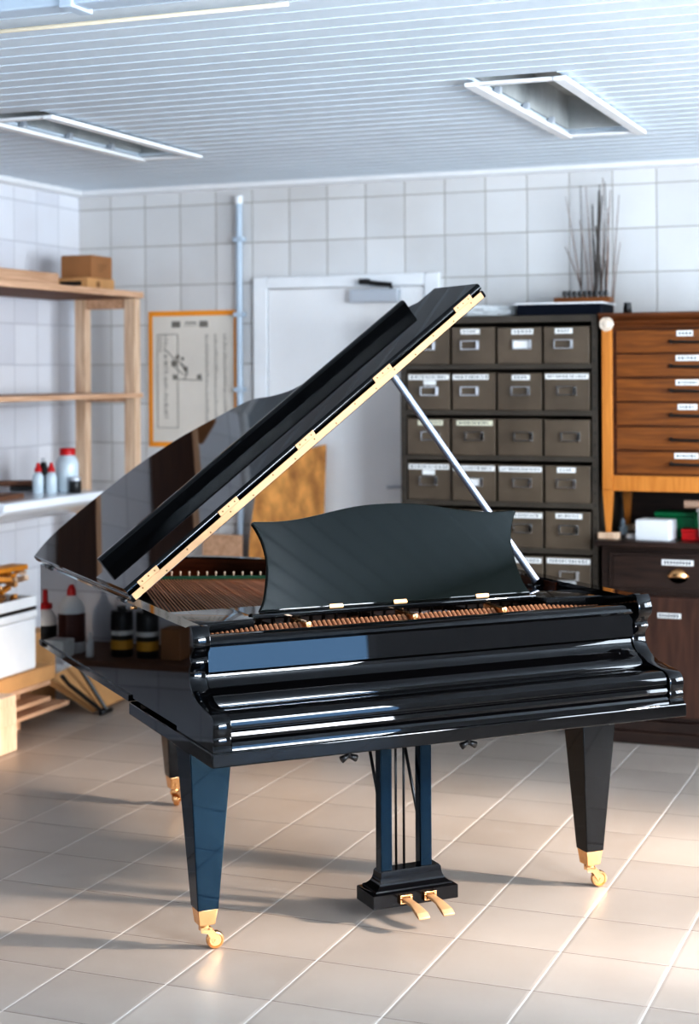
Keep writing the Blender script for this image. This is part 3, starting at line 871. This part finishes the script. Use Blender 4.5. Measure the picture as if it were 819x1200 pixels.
# ------------------------------------------------------------------ dark chest and oak drawer cabinet
CX0, CX1 = -1.599, -.60
t = thing('dark_chest', (CX0, 6.93, 0), 'dark walnut chest with brass cup pulls standing right behind the piano', 'chest')
L_ = CX1 - CX0
def cx(name, bm, m, par=t, sm=35): return obj(name, bm, m, par, sm)
bm = bm_(); box(bm, .01, L_ - .01, .03, .49, .10, .845, .003); cx('carcass', bm, WALNUT)
bm = bm_(); box(bm, -.012, L_ + .012, -.02, .50, .8453, .872, .006); cx('worktop', bm, WALNUT)
bm = bm_(); box(bm, -.004, L_ + .004, -.005, .49, .002, .055, .004); box(bm, .004, L_ - .004, .005, .49, .055, .10, .004); cx('plinth', bm, WALNUT)
for x0, x1, nm in ((.045, .52, 0), (.545, L_ - .03, 1)):
    bm = bm_(); box(bm, x0, x1, .012, .031, .652, .822, .004); box(bm, x0 + .018, x1 - .018, .006, .012, .67, .806, .003)
    d = cx('drawer', bm, WALNUT)
    xc = x0 + (.30 if nm == 0 else .25)
    bm = bm_()
    vs = lathe(bm, [(.042, 0), (.041, .010), (.035, .019), (.022, .026), (.004, .028)], n=24)
    bmesh.ops.delete(bm, geom=[f for f in bm.faces if f.calc_center_median().y < -.004], context='FACES')
    bmesh.ops.transform(bm, matrix=Matrix.Translation((xc, .006, .728)) @ Matrix.Rotation(pi / 2, 4, 'X') @ Matrix.Scale(.75, 4, (0, 1, 0)), verts=bm.verts)
    box(bm, xc - .045, xc + .045, .003, .0062, .722, .732, .001)
    obj('cup_pull', bm, BRASS, d)
    l = obj('label_strip', b1(xc - .07, xc + .065, .0035, .0062, .772, .797, .0005), LABEL, d, 0)
    bm = bm_()
    for i in range(9): box(bm, xc - .06 + i * .0132, xc - .052 + i * .0132, .0028, .0036, .778, .791)
    obj('writing', bm, INK, l, 0)
    bm = bm_(); box(bm, x0, x1, .012, .031, .12, .635, .004)
    dr = cx('door', bm, WALNUTV)
    l = obj('label_strip', b1(xc - .09, xc + .01, .009, .0122, .545, .567, .0005), LABEL, dr, 0)
    bm = bm_()
    for i in range(7): box(bm, xc - .083 + i * .0125, xc - .075 + i * .0125, .0083, .0091, .55, .562)
    obj('writing', bm, INK, l, 0)
    bm = bm_(); lathe(bm, [(.006, 0), (.006, .012), (.013, .02), (.010, .028)], n=16)
    bmesh.ops.transform(bm, matrix=Matrix.Translation((x1 - .03, .012, .42)) @ Matrix.Rotation(pi / 2, 4, 'X'), verts=bm.verts)
    obj('knob', bm, BRASS, dr)

ZC = .8722
OX0, OX1, OY = -1.59, -.62, 6.985
t = thing('oak_drawer_cabinet', (OX0, OY, 0), 'honey oak cabinet of shallow drawers on tapered legs above the dark chest', 'drawer cabinet')
L2 = OX1 - OX0
bm = bm_(); box(bm, .03, L2 - .03, .02, .43, 1.085, 1.822, .003); obj('carcass', bm, OAKD, t)
bm = bm_(); prism(bm, [(-.012, 1.838), (-.018, 1.846), (-.018, 1.856), (.44, 1.856), (.44, 1.823), (.0, 1.823)], 0, -.012, L2 + .012); obj('top_panel', bm, OAKD, t)
bm = bm_(); prism(bm, [(-.004, 1.787), (-.010, 1.80), (-.002, 1.81), (-.008, 1.8228), (.02, 1.8228), (.02, 1.787)], 0, .046, L2 - .046); obj('cornice_rail', bm, OAKD, t)
for x0 in (0.0, L2 - .045):
    for y0 in (-.006, .39):
        bm = bm_(); box(bm, x0, x0 + .045, y0, y0 + .045, 1.085, 1.8225, .003)
        pst = obj('post', bm, OAKV, t)
        bm = bm_(); frustum(bm, x0 + .0225, y0 + .0225, ZC + .0285, .011, .011, 1.0845, .0225, .0225, .002)
        obj('leg', bm, OAKV, t)
bm = bm_()
lathe(bm, [(.032, 0), (.032, .004), (.026, .009), (.020, .006), (.014, .012), (.004, .013)], n=28)
bmesh.ops.transform(bm, matrix=Matrix.Translation((.022, -.0062, 1.808)) @ Matrix.Rotation(pi / 2, 4, 'X'), verts=bm.verts)
obj('rosette', bm, mat('pale_rosette', (.72, .62, .52), .4, noise=.15, nscale=60), t)
obj('apron', b1(.046, L2 - .046, .0, .03, 1.08, 1.150, .003), OAKV, t)
zs = [1.784, 1.678, 1.573, 1.468, 1.362, 1.258, 1.152]
random.seed(5)
for i in range(6):
    bm = bm_(); box(bm, .062, L2 - .062, .004, .03, zs[i + 1] + .004, zs[i] - .003, .003)
    d = obj('drawer', bm, OAK, t)
    zc = (zs[i] + zs[i + 1]) / 2
    bm = bm_()
    for hx in (.30, .52):
        bm.verts.ensure_lookup_table()
        p0 = hx
        path(bm, [(p0, .006, zc), (p0, -.014, zc - .002), (p0 + .012, -.022, zc - .004)], .0075, 8)
    path(bm, [(.30, -.02, zc - .003), (.41, -.023, zc - .006), (.52, -.02, zc - .003)], .006, 8)
    obj('bar_pull', bm, DARKP, d)
    if i != 4:
        lw = (.035, .052, .05, .042, 0, .052)[i]; lx = (.36, .373, .37, .37, 0, .365)[i]
        l = obj('label_strip', b1(lx - lw, lx + lw, .0015, .0042, zs[i] - .033, zs[i] - .008, .0005), LABEL, d, 0)
        bm = bm_(); u = lx - lw + .01
        while u < lx + lw - .012:
            du = random.uniform(.004, .01); box(bm, u, u + du, .0008, .0016, zs[i] - .025, zs[i] - .016); u += du + .006
        obj('writing', bm, INK, l, 0)

def simple(name, bm, m, loc, label, cat, group=None, rotz=0):
    o = obj(name, bm, m); o.location = loc; o.rotation_euler = (0, 0, rotz)
    return tag(o, label, cat, group)
simple('wooden_block', b1(-.045, .045, -.03, .03, 0, .028, .003), PINE, (OX0 + .025, OY + .0165, ZC), 'small pale wooden block under the front leg of the oak cabinet', 'wooden block')
for xx, yy in ((OX1 - .0225, OY + .0165), (OX0 + .0225, OY + .4125), (OX1 - .0225, OY + .4125)):
    simple('wooden_block', b1(-.03, .03, -.025, .025, 0, .028, .003), PINE, (xx, yy, ZC), 'small wooden block hidden under a rear or far leg of the oak cabinet', 'wooden block', 'blocks under the hidden cabinet legs')
simple('shade_board', b1(0, .99, 0, .007, 0, .205, .001), WALNUT, (-1.59, 7.4215, ZC), 'added dark sheet for the shade on the tiles under the oak cabinet', 'board')  # dark sheet added in place of shaded wall tiles
t = thing('white_carton', (-1.365, 7.03, ZC), 'white cardboard carton on the dark chest in front of the green box', 'carton', -.12)
bm = bm_(); box(bm, -.075, .075, -.06, .06, 0, .085, .003); obj('carton_body', bm, WPLAST, t)
obj('carton_flap', b1(-.072, .072, -.057, .057, .0853, .0885, .001), LABEL, t)
t = thing('green_box', (-1.30, 7.19, ZC), 'green plastic box standing behind the white carton on the dark chest', 'box')
bm = bm_(); box(bm, -.09, .085, -.06, .06, 0, .09, .005); obj('box_body', bm, GREENP, t)
bm = bm_(); box(bm, -.093, .088, -.063, .063, .0903, .112, .005); obj('lid', bm, GREENP, t)
t = thing('red_box', (-1.215, 7.06, ZC), 'small red box beside the white carton on the dark chest', 'box')
obj('box_body', b1(-.04, .04, -.035, .035, 0, .035, .003), REDP, t); obj('lid', b1(-.042, .042, -.037, .037, .0353, .048, .003), REDP, t)
t = thing('white_tub', (-1.11, 7.02, ZC), 'white plastic tub at the right edge on the dark chest', 'tub')
bm = bm_(); lathe(bm, [(.06, 0), (.066, .01), (.075, .125), (.080, .127), (.080, .138), (.076, .139), (.068, .02), (.0, .015)], n=32); obj('tub_body', bm, WPLAST, t)
simple('paper_roll', (lambda bm: (tube(bm, (-.12, 0, .018), (.12, 0, .018), .018, n=14), bm)[1])(bm_()), mat('kraft_roll', (.36, .24, .17), .8, noise=.1), (-1.12, 7.02, ZC + .1393), 'brown paper roll lying across the white tub', 'paper roll', None, .1)
t = thing('tape_reel', (-1.475, 7.06, ZC), 'small white tape reel on the dark chest by the cabinet leg', 'tape reel')
bm = bm_(); lathe(bm, [(.012, 0), (.03, 0), (.03, .018), (.012, .018)], n=24); obj('reel', bm, WPLAST, t)
t = thing('glue_bottle', (-1.545, 7.19, ZC), 'small pale blue bottle behind the cabinet leg on the dark chest', 'bottle')
bm = bm_(); lathe(bm, [(.02, 0), (.022, .004), (.022, .035), (.010, .045), (.009, .05)], n=20); obj('bottle_body', bm, CLEARP, t)
bm = bm_(); lathe(bm, [(.011, .0502), (.009, .065), (.004, .072)], n=16); obj('cap', bm, PIPE, t)

# ------------------------------------------------------------------ boards against the back wall
t = thing('chipboard_sheet', (-3.27, WY - .02, 0), 'orange-brown chipboard sheet leaning on the white door behind the piano', 'board')
bm = bm_(); prism(bm, [(-.215, .002), (.20, .002), (.205, 1.0), (.21, 1.25), (-.14, 1.16), (-.19, .80)], 1, -.02, 0)
bmesh.ops.transform(bm, matrix=Matrix.Translation((0, -.10, 0)) @ Matrix.Rotation(radians(-2.6), 4, 'X'), verts=bm.verts)
obj('sheet', bm, OSB, t, 0)
o = obj('timber_board', b1(-.11, .11, -.02, 0, .002, .79, .003), PINEH); o.location = (-3.62, WY - .10, 0); o.rotation_euler = (radians(-2), 0, 0)
tag(o, 'light timber panel leaning on the tiles left of the chipboard sheet', 'board')

# ------------------------------------------------------------------ pine shelf on the left wall
SY0, SY1 = 3.6, 7.185
t = thing('pine_shelf', (LX, SY1, 0), 'raw pine shelf unit with brown boards standing along the left tiled wall', 'shelf unit')
def sh(name, bm, m): return obj(name, bm, m, t)
for yy in (-.06, -3.45):
    for x0 in (.165, .450):
        bm = bm_(); box(bm, x0, x0 + .062, yy, yy + .058, .002, 1.981, .004); sh('upright', bm, PINE)
    bm = bm_(); box(bm, .228, .449, yy + .005, yy + .05, 1.93, 1.981, .004); sh('cross_rail', bm, PINEH)
    bm = bm_(); box(bm, .228, .449, yy + .008, yy + .048, 1.462, 1.482, .003); sh('cross_rail', bm, PINEH)
for z0, z1 in ((1.982, 2.014), (1.483, 1.507)):
    top = z0 > 1.9
    ya, yb = (SY0 - SY1, .0) if top else (-3.385, -.062)
    bm = bm_(); box(bm, .03, .520 if top else .512, ya, yb, z0, z1 - .0025, .002)
    sb = sh('shelf_board', bm, PLYB)
    bm = bm_(); box(bm, .028, .517 if top else .511, ya, yb, z1 - .0022, z1)
    obj('top_face', bm, PINEH, sb)
    bm = bm_(); box(bm, .5205 if top else .5125, .530 if top else .524, ya, .003, z0, z1, .002)
    obj('edge_strip', bm, PINEH, sb)
# on the top shelf
ST = 2.0145
def carton(name, loc, dims, m, label, rz=0, tape=True, mk=True):
    t = thing(name, loc, label, 'cardboard box', rz)
    a, b, h = dims
    obj('carton_body', b1(-a, a, -b, b, 0, h, .003), m, t)
    bm = bm_(); box(bm, -a + .002, -.002, -b + .002, b - .002, h + .0002, h + .004, .001); box(bm, .002, a - .002, -b + .002, b - .002, h + .0002, h + .004, .001)
    obj('carton_flap', bm, m, t)
    return t
t = carton('cardboard_box', (-4.185, 7.0, ST), (.085, .13, .058), CARDL, 'lower orange-brown cardboard box of the pair on the pine shelf')
bm = bm_(); box(bm, -.07, .05, -.1312, -.1302, .022, .042); obj('slot', bm, DARKP, t, 0)
bm = bm_(); lathe(bm, [(.016, 0), (.016, .0015)], n=16); bmesh.ops.transform(bm, matrix=Matrix.Translation((.0852, -.03, .03)) @ Matrix.Rotation(pi / 2, 4, 'Y'), verts=bm.verts); obj('seal', bm, CARDD, t)
t = carton('cardboard_box', (-4.185, 7.005, ST + .0625), (.085, .105, .105), CARD, 'dark brown cardboard box on top of the pair on the pine shelf', .03)
bm = bm_()
for i in range(3): box(bm, .0852, .0860, -.04, .05 - .02 * i, .06 - .014 * i, .066 - .014 * i)
obj('printing', bm, CARDD, t, 0)
simple('wooden_board', b1(-.16, .16, -.62, .62, 0, .065, .004), PINEH, (-4.265, 6.0, ST), 'long flat wooden panel lying on the pine shelf top beside the boxes', 'board')
for i, (yy, xx, m_, lb) in enumerate(((6.05, -4.22, CARD, 'thin brown paper bundle lying on the long wooden panel'), (5.62, -4.24, LABEL, 'thin white paper bundle lying on the long wooden panel'))):
    bm = bm_(); box(bm, -.09, .09, -.12, .12, 0, .018, .004); box(bm, -.08, .085, -.11, .115, .0182, .03, .004)
    simple('paper_bundle', bm, m_, (xx, yy, ST + .0652), lb, 'paper bundle', None, .2)

# ------------------------------------------------------------------ sink and what stands on it
t = thing('wall_sink', (LX, 5.9, 0), 'long shallow white ceramic sink on the left wall with bottles on it', 'sink')
bm = bm_()
prof = [(0.001, .94), (.40, .94), (.52, .985), (.548, 1.0), (.562, 1.012), (.566, 1.03), (.560, 1.044), (.545, 1.0495), (.13, 1.0495), (.0, 1.0495)]
prism(bm, [(x + .0005, z) for x, z in prof], 1, 0, .86)
bmesh.ops.bevel(bm, geom=[e for e in bm.edges if e.verts[0].co.y == e.verts[1].co.y and min(e.verts[0].co.x, e.verts[1].co.x) > .35], offset=.012, segments=3, affect='EDGES', profile=.5)
sk = obj('basin', bm, CERAM, t)
bm = bm_(); tube(bm, (.27, .12, .60), (.27, .12, .94), .025, n=16); path(bm, [(.27, .12, .60), (.27, .12, .55), (.2, .12, .52), (.12, .12, .55), (.04, .12, .57), (.004, .12, .57)], .022, 12)
obj('drain_pipe', bm, WPLAST, t)
bm = bm_(); path(bm, [(.002, .06, 1.22), (.06, .06, 1.22), (.13, .06, 1.24), (.18, .06, 1.2)], .011, 10); obj('tap', bm, CHROME, t)
SZ = 1.0497
def lathed(name, loc, label, cat, parts, group=None):
    t = thing(name, loc, label, cat, 0, group)
    for nm, prof, m_ in parts:
        bm = bm_(); lathe(bm, prof, n=24); obj(nm, bm, m_, t, 40)
    return t
lathed('plastic_bottle', (-4.065, 6.62, SZ), 'large white plastic bottle with a red cap on the sink', 'bottle',
       [('bottle_body', [(.048, 0), (.052, .005), (.053, .13), (.045, .155), (.035, .168), (.033, .172)], CLEARP), ('cap', [(.037, .1722), (.037, .20), (.034, .204), (.0, .204)], REDP)])
bodyS = [(.024, 0), (.027, .004), (.027, .075), (.018, .092), (.011, .098)]
capS = [(.0175, .0982), (.016, .112), (.010, .125), (.006, .14), (.0, .141)]
lathed('squeeze_bottle', (-4.15, 6.50, SZ), 'small clear squeeze bottle with red cap, left of the two on the sink', 'bottle', [('bottle_body', bodyS, CLEARP), ('cap', capS, REDP)])
lathed('squeeze_bottle', (-4.095, 6.525, SZ), 'small clear squeeze bottle with red cap, right of the two on the sink', 'bottle', [('bottle_body', bodyS, CLEARP), ('cap', capS, REDP)])
lathed('spray_bottle', (-4.26, 6.72, SZ), 'black bottle with a pale tip behind the squeeze bottles on the sink', 'bottle',
       [('bottle_body', [(.022, 0), (.025, .004), (.025, .09), (.016, .115), (.012, .13)], DARKP), ('cap', [(.011, .1302), (.010, .15), (.0, .151)], WPLAST)])
lathed('dark_jar', (-4.0, 6.58, SZ), 'short black jar in front of the large white bottle on the sink', 'jar',
       [('jar_body', [(.026, 0), (.028, .004), (.028, .05), (.026, .054)], DARKP), ('cap', [(.027, .0542), (.027, .070), (.024, .072), (.0, .072)], GREYM)])
t = thing('scrub_brush', (-4.33, 6.63, SZ), 'dark brown brush lying at the back of the sink beside the bottles', 'brush', .5)
bm = bm_(); box(bm, -.11, .11, -.025, .025, .02, .045, .008); obj('handle', bm, PLYB, t)
bm = bm_(); box(bm, -.05, .1, -.022, .022, 0, .0198, .003); obj('bristles', bm, DARKP, t)
simple('draining_board', b1(-.17, .17, -.13, .13, 0, .022, .004), PLYB, (-4.20, 6.07, SZ), 'brown wooden board lying on the left end of the sink', 'board', None, .05)

# ------------------------------------------------------------------ timber stack, boxes and crate on the floor at left
FXX = -4.0
def board(z0, z1, ya, yb, x1, label, m=PINEH, x0=-4.44):
    o = obj('timber_board', b1((x0 - x1), 0, ya - yb, 0, 0, z1 - z0, .002), m); o.location = (x1, yb, z0)
    return tag(o, label, 'board', 'boards in the low timber stack')
def spacers(z0, z1, n):
    for yy in (5.82, 6.02, 6.22):
        o = obj('spacer_block', b1(-.40, -.09, -.03, .03, 0, z1 - z0, .002), PINEH); o.location = (FXX, yy, z0)
        tag(o, 'pale wooden spacer block between the boards of the low timber stack', 'wooden block', 'spacer blocks in the timber stack')
spacers(.001, .0675, 0); board(.068, .088, 5.74, 6.52, FXX, 'lowest and longest pine board of the low timber stack')
spacers(.0885, .1175, 1); board(.118, .138, 5.74, 6.36, FXX, 'middle pine board of the low timber stack under two cartons', PINEH)
spacers(.1385, .1895, 2); board(.19, .212, 5.74, 6.36, FXX, 'top pine board of the low timber stack, carrying the cardboard box')
for k, (z0, z1) in enumerate(((.001, .118), (.1185, .20), (.2005, .246))):
    o = obj('pale_plank', b1(-.06, .06, -.34, 0, 0, z1 - z0, .004), PINE); o.location = (-3.93 + .008 * (k - 1), 5.90 - .015 * k, z0)
    tag(o, ('bottom', 'middle', 'topmost')[k] + ' pale plank stacked in front of the low timber stack', 'board', 'pale planks by the timber stack')
t = carton('cardboard_box', (-4.22, 6.0, .2465), (.22, .31, .062), CARDL, 'flat orange-brown cardboard box lying on the low timber stack')
t.location.z = .2125
t.location.y = 6.09
for o in t.children: pass
t = carton('cardboard_box', (-4.32, 6.645, .001), (.10, .11, .37), CARDL, 'tall cardboard box against the left wall behind the timber stack')
WB = .2125 + .0665
t = thing('white_box', (-4.21, 5.86, WB), 'large white polystyrene box under the crate of wood offcuts', 'box')
obj('box_body', b1(-.20, .20, -.06, .40, 0, .23, .012), WHITEP, t); obj('lid', b1(-.205, .205, -.065, .405, .2303, .268, .01), WHITEP, t)
CZ0 = WB + .2685
t = thing('offcut_crate', (-4.21, 5.86, CZ0), 'low white crate with a dark base full of wood offcuts', 'crate')
obj('base', b1(-.20, .20, -.06, .40, 0, .014, .002), DARKP, t)
bm = bm_()
for a, b, c, d in ((-.20, -.185, -.06, .40), (.185, .20, -.06, .40), (-.185, .185, -.06, -.045), (-.185, .185, .385, .40)): box(bm, a, b, c, d, .0142, .06, .002)
obj('side_wall', bm, WHITEP, t)
random.seed(21)
k = 0
placed = []
cnt = 0
for i in range(2500):
    if cnt >= 150: break
    px_, py_ = random.uniform(-.13, .150), random.uniform(-.01, .355)
    if random.random() < .75: px_, py_ = random.uniform(.10, .175), random.uniform(.08, .37)
    l, w_, h_ = random.uniform(.020, .045), random.uniform(.008, .016), random.uniform(.006, .012)
    bm = bm_(); box(bm, -l, l, -w_, w_, -h_, h_, .002)
    R = Matrix.Rotation(random.uniform(0, pi), 4, 'Z') @ Matrix.Rotation(random.uniform(-.35, .35), 4, 'X') @ Matrix.Rotation(random.uniform(-.35, .35), 4, 'Y')
    bmesh.ops.transform(bm, matrix=R, verts=bm.verts)
    lo = [min(v.co[k] for v in bm.verts) for k in range(3)]; hi = [max(v.co[k] for v in bm.verts) for k in range(3)]
    zz = .0145
    for (a0, a1, b0, b1_, zt) in placed:
        if px_ + lo[0] < a1 and px_ + hi[0] > a0 and py_ + lo[1] < b1_ and py_ + hi[1] > b0: zz = max(zz, zt)
    ov = .025 if zz > .062 else 0
    if zz + hi[2] - lo[2] > .178 or px_ + hi[0] > .1845 + ov or px_ + lo[0] < -.183 or py_ + hi[1] > .383 + ov or py_ + lo[1] < -.043:
        bm.free(); continue
    placed.append((px_ + lo[0], px_ + hi[0], py_ + lo[1], py_ + hi[1], zz + hi[2] - lo[2] + .0005)); cnt += 1
    o = obj('wood_offcut', bm, random.choice((OFFC, OFFC, OFFD, PINE, AMBER)))
    o.location = (-4.21 + px_, 5.86 + py_, CZ0 + zz - lo[2])
    tag(o, 'small brown wood offcut in the heap filling the white crate', 'wood offcut', 'wood offcuts in the white crate')
o = obj('amber_board', b1(-.045, .045, -.06, .34, 0, .022, .004), AMBER); o.location = (-4.10, 5.90, CZ0 + .180); o.rotation_euler = (0, 0, radians(-3))
tag(o, 'amber coloured board lying across the heap of wood offcuts', 'board')

# tilted panel with crossed metal legs (folded)
t = thing('folding_table', (-3.96, 6.86, 0), 'small folded wooden table top with crossed dark metal legs tilted on the floor', 'folding table')
P_ = [Vector((-.02, -.20, .012)), Vector((-.03, .19, .012)), Vector((-.14, -.08, .22)), Vector((-.05, -.50, .19))]
bm = bm_()
a, b, c, d = Vector((.0, -.20, .003)), Vector((-.02, .21, .003)), Vector((-.19, .10, .20)), Vector((-.12, -.44, .19))
nrm = (b - a).cross(d - a).normalized() * .03
if nrm.z < 0: nrm = -nrm
vs = [bm.verts.new(p) for p in (a, b, c, d)] + [bm.verts.new(p + nrm) for p in (a, b, c, d)]
for f in ((0, 1, 2, 3), (7, 6, 5, 4), (0, 4, 5, 1), (1, 5, 6, 2), (2, 6, 7, 3), (3, 7, 4, 0)): bm.faces.new([vs[i] for i in f])
bmesh.ops.recalc_face_normals(bm, faces=bm.faces[:])
obj('table_top', bm, CARDL, t)
for q in ([(.06, -.20, .012), (-.02, -.38, .17), (-.03, -.42, .215)], [(.06, -.17, .012), (-.05, -.25, .24), (-.09, -.28, .36)]):
    bm = bm_(); path(bm, q, .010, 8); obj('metal_leg', bm, DARKP, t)
bm = bm_(); tube(bm, (.06, -.23, .0125), (.06, -.13, .0125), .011, n=10); obj('foot_bar', bm, DARKP, t)
o = obj('white_sack', b1(-.09, .09, -.10, .10, 0, .17, .05, 4), WPLAST); o.location = (-4.28, 6.86, .001)
tag(o, 'white plastic sack on the floor behind the folded table', 'sack')

# ------------------------------------------------------------------ bench with bottles by the left wall (mirrored in the piano's side)
t = thing('low_bench', (LX, 5.66, 0), 'low brown wooden bench with glue bottles along the left wall', 'bench')
bm = bm_(); box(bm, .005, .44, -1.1, 0, .385, .412, .004); obj('bench_top', bm, PLYB, t)
for x0 in (.03, .37):
    for yy in (-1.06, -.06):
        bm = bm_(); box(bm, x0, x0 + .05, yy, yy + .05, .001, .3847, .003); obj('leg', bm, PLYB, t)
BZ = .4122
lathed('glue_bottle', (-4.2, 5.46, BZ), 'large white glue bottle with brown label and red cap on the low bench', 'bottle',
       [('bottle_body', [(.052, 0), (.057, .006), (.057, .19), (.045, .22), (.022, .245)], WPLAST), ('label_band', [(.0575, .05), (.0578, .05), (.0578, .17), (.0575, .17)], BROWNB), ('cap', [(.020, .2452), (.018, .27), (.008, .29), (.0, .291)], REDP)])
lathed('glue_bottle', (-4.22, 5.60, BZ), 'white glue bottle with dark label and red collar on the low bench end', 'bottle',
       [('bottle_body', [(.045, 0), (.05, .006), (.05, .14), (.03, .17), (.02, .18)], WPLAST), ('label_band', [(.0505, .02), (.0508, .02), (.0508, .11), (.0505, .11)], DARKP), ('cap', [(.03, .1802), (.03, .20), (.012, .205), (.010, .26), (.0, .262)], REDP)])
lathed('spray_bottle', (-4.12, 5.33, BZ), 'tiny white dropper bottle at the front of the low bench', 'bottle',
       [('bottle_body', [(.015, 0), (.017, .003), (.017, .06), (.009, .07)], WPLAST), ('cap', [(.009, .0702), (.008, .095), (.004, .105), (.0, .106)], WPLAST)])
for yy, lb in ((5.22, 'black tin can with yellow label beside the dropper bottle on the low bench'), (5.10, 'second black tin can with yellow label farther along the low bench')):
    lathed('tin_can', (-4.2, yy, BZ), lb, 'can', [('can_body', [(.045, 0), (.047, .003), (.047, .17), (.045, .175)], DARKP), ('label_band', [(.0475, .03), (.0478, .03), (.0478, .07), (.0475, .07)], YELLOW),
        ('label_band', [(.0475, .09), (.0478, .09), (.0478, .11), (.0475, .11)], LABEL), ('lid', [(.046, .1752), (.046, .19), (.02, .192), (.018, .21), (.0, .21)], DARKP)])
simple('wooden_block', b1(-.05, .05, -.045, .045, 0, .13, .004), CARD, (-4.2, 4.97, BZ), 'brown wooden block standing at the near end of the low bench', 'wooden block')
simple('white_tub', b1(-.05, .05, -.05, .05, 0, .075, .006), LABEL, (-4.09, 5.46, BZ), 'square white tub in front of the large glue bottle on the low bench', 'tub')

# ------------------------------------------------------------------ light
def area(name, loc, rot, sx, sy, power, col):
    l = bpy.data.lights.new(name, 'AREA'); l.shape = 'RECTANGLE'; l.size = sx; l.size_y = sy; l.energy = power; l.color = col
    o = bpy.data.objects.new(name, l); C.objects.link(o); o.location = loc; o.rotation_euler = rot
    return o
COOL = (.80, .90, 1.0)
area('window_daylight', (RX + .14, 1.8, 1.84), (0, radians(90), 0), 1.0, 2.2, 290, (.88, .94, 1.0))
area('window_daylight', (RX + .14, 1.8, .68), (0, radians(90), 0), 1.2, 2.2, 48, (.22, .55, 1.0))
area('window_daylight', (RX + .14, 5.2, 1.6), (0, radians(90), 0), 1.5, 2.2, 190, COOL)
for a, b, z0, z1 in winF:
    area('window_daylight', ((a + b) / 2, FY - .14, (z0 + z1) / 2), (radians(90), 0, 0), b - a, z1 - z0, 45, COOL)
l = bpy.data.lights.new('warm_floor_spot', 'SPOT'); l.energy = 4000; l.color = (1.0, .82, .67); l.spot_size = radians(26); l.spot_blend = .9; l.shadow_soft_size = .2  # added warm spot, beam narrowed onto the floor around the piano
o = bpy.data.objects.new('warm_floor_spot', l); C.objects.link(o); o.location = (RX + 1.6, 5.35, 2.35)
o.rotation_euler = (Vector((-1.9, 4.95, .1)) - o.location).to_track_quat('-Z', 'Y').to_euler()
w = bpy.data.worlds.new('World'); sc.world = w; w.use_nodes = True
bg = w.node_tree.nodes['Background']
bg.inputs[0].default_value = (.80, .89, 1, 1); bg.inputs[1].default_value = 1.5

# ------------------------------------------------------------------ camera
TH = radians(21.67)
cam = bpy.data.cameras.new('camera'); co = bpy.data.objects.new('camera', cam); C.objects.link(co)
cam.sensor_fit = 'VERTICAL'; cam.sensor_height = 36; cam.sensor_width = 36 * 819 / 1200
cam.lens = 1900 / 1200 * 36
cam.shift_y = -(600 - 437.4) / 1200
cam.clip_start = .05
co.matrix_world = Matrix.Translation((0, 0, 1.6)) @ Matrix.Rotation(TH, 4, 'Z') @ Matrix.Rotation(pi / 2, 4, 'X') @ Matrix.Rotation(-.0055, 4, 'Z')
cam.dof.use_dof = True; cam.dof.focus_distance = 4.55; cam.dof.aperture_fstop = 2.4
sc.camera = co
sc.view_settings.view_transform = 'Standard'
sc.view_settings.look = 'High Contrast'
sc.view_settings.exposure = 0.0
try: sc.cycles.use_denoising = True
except Exception: pass
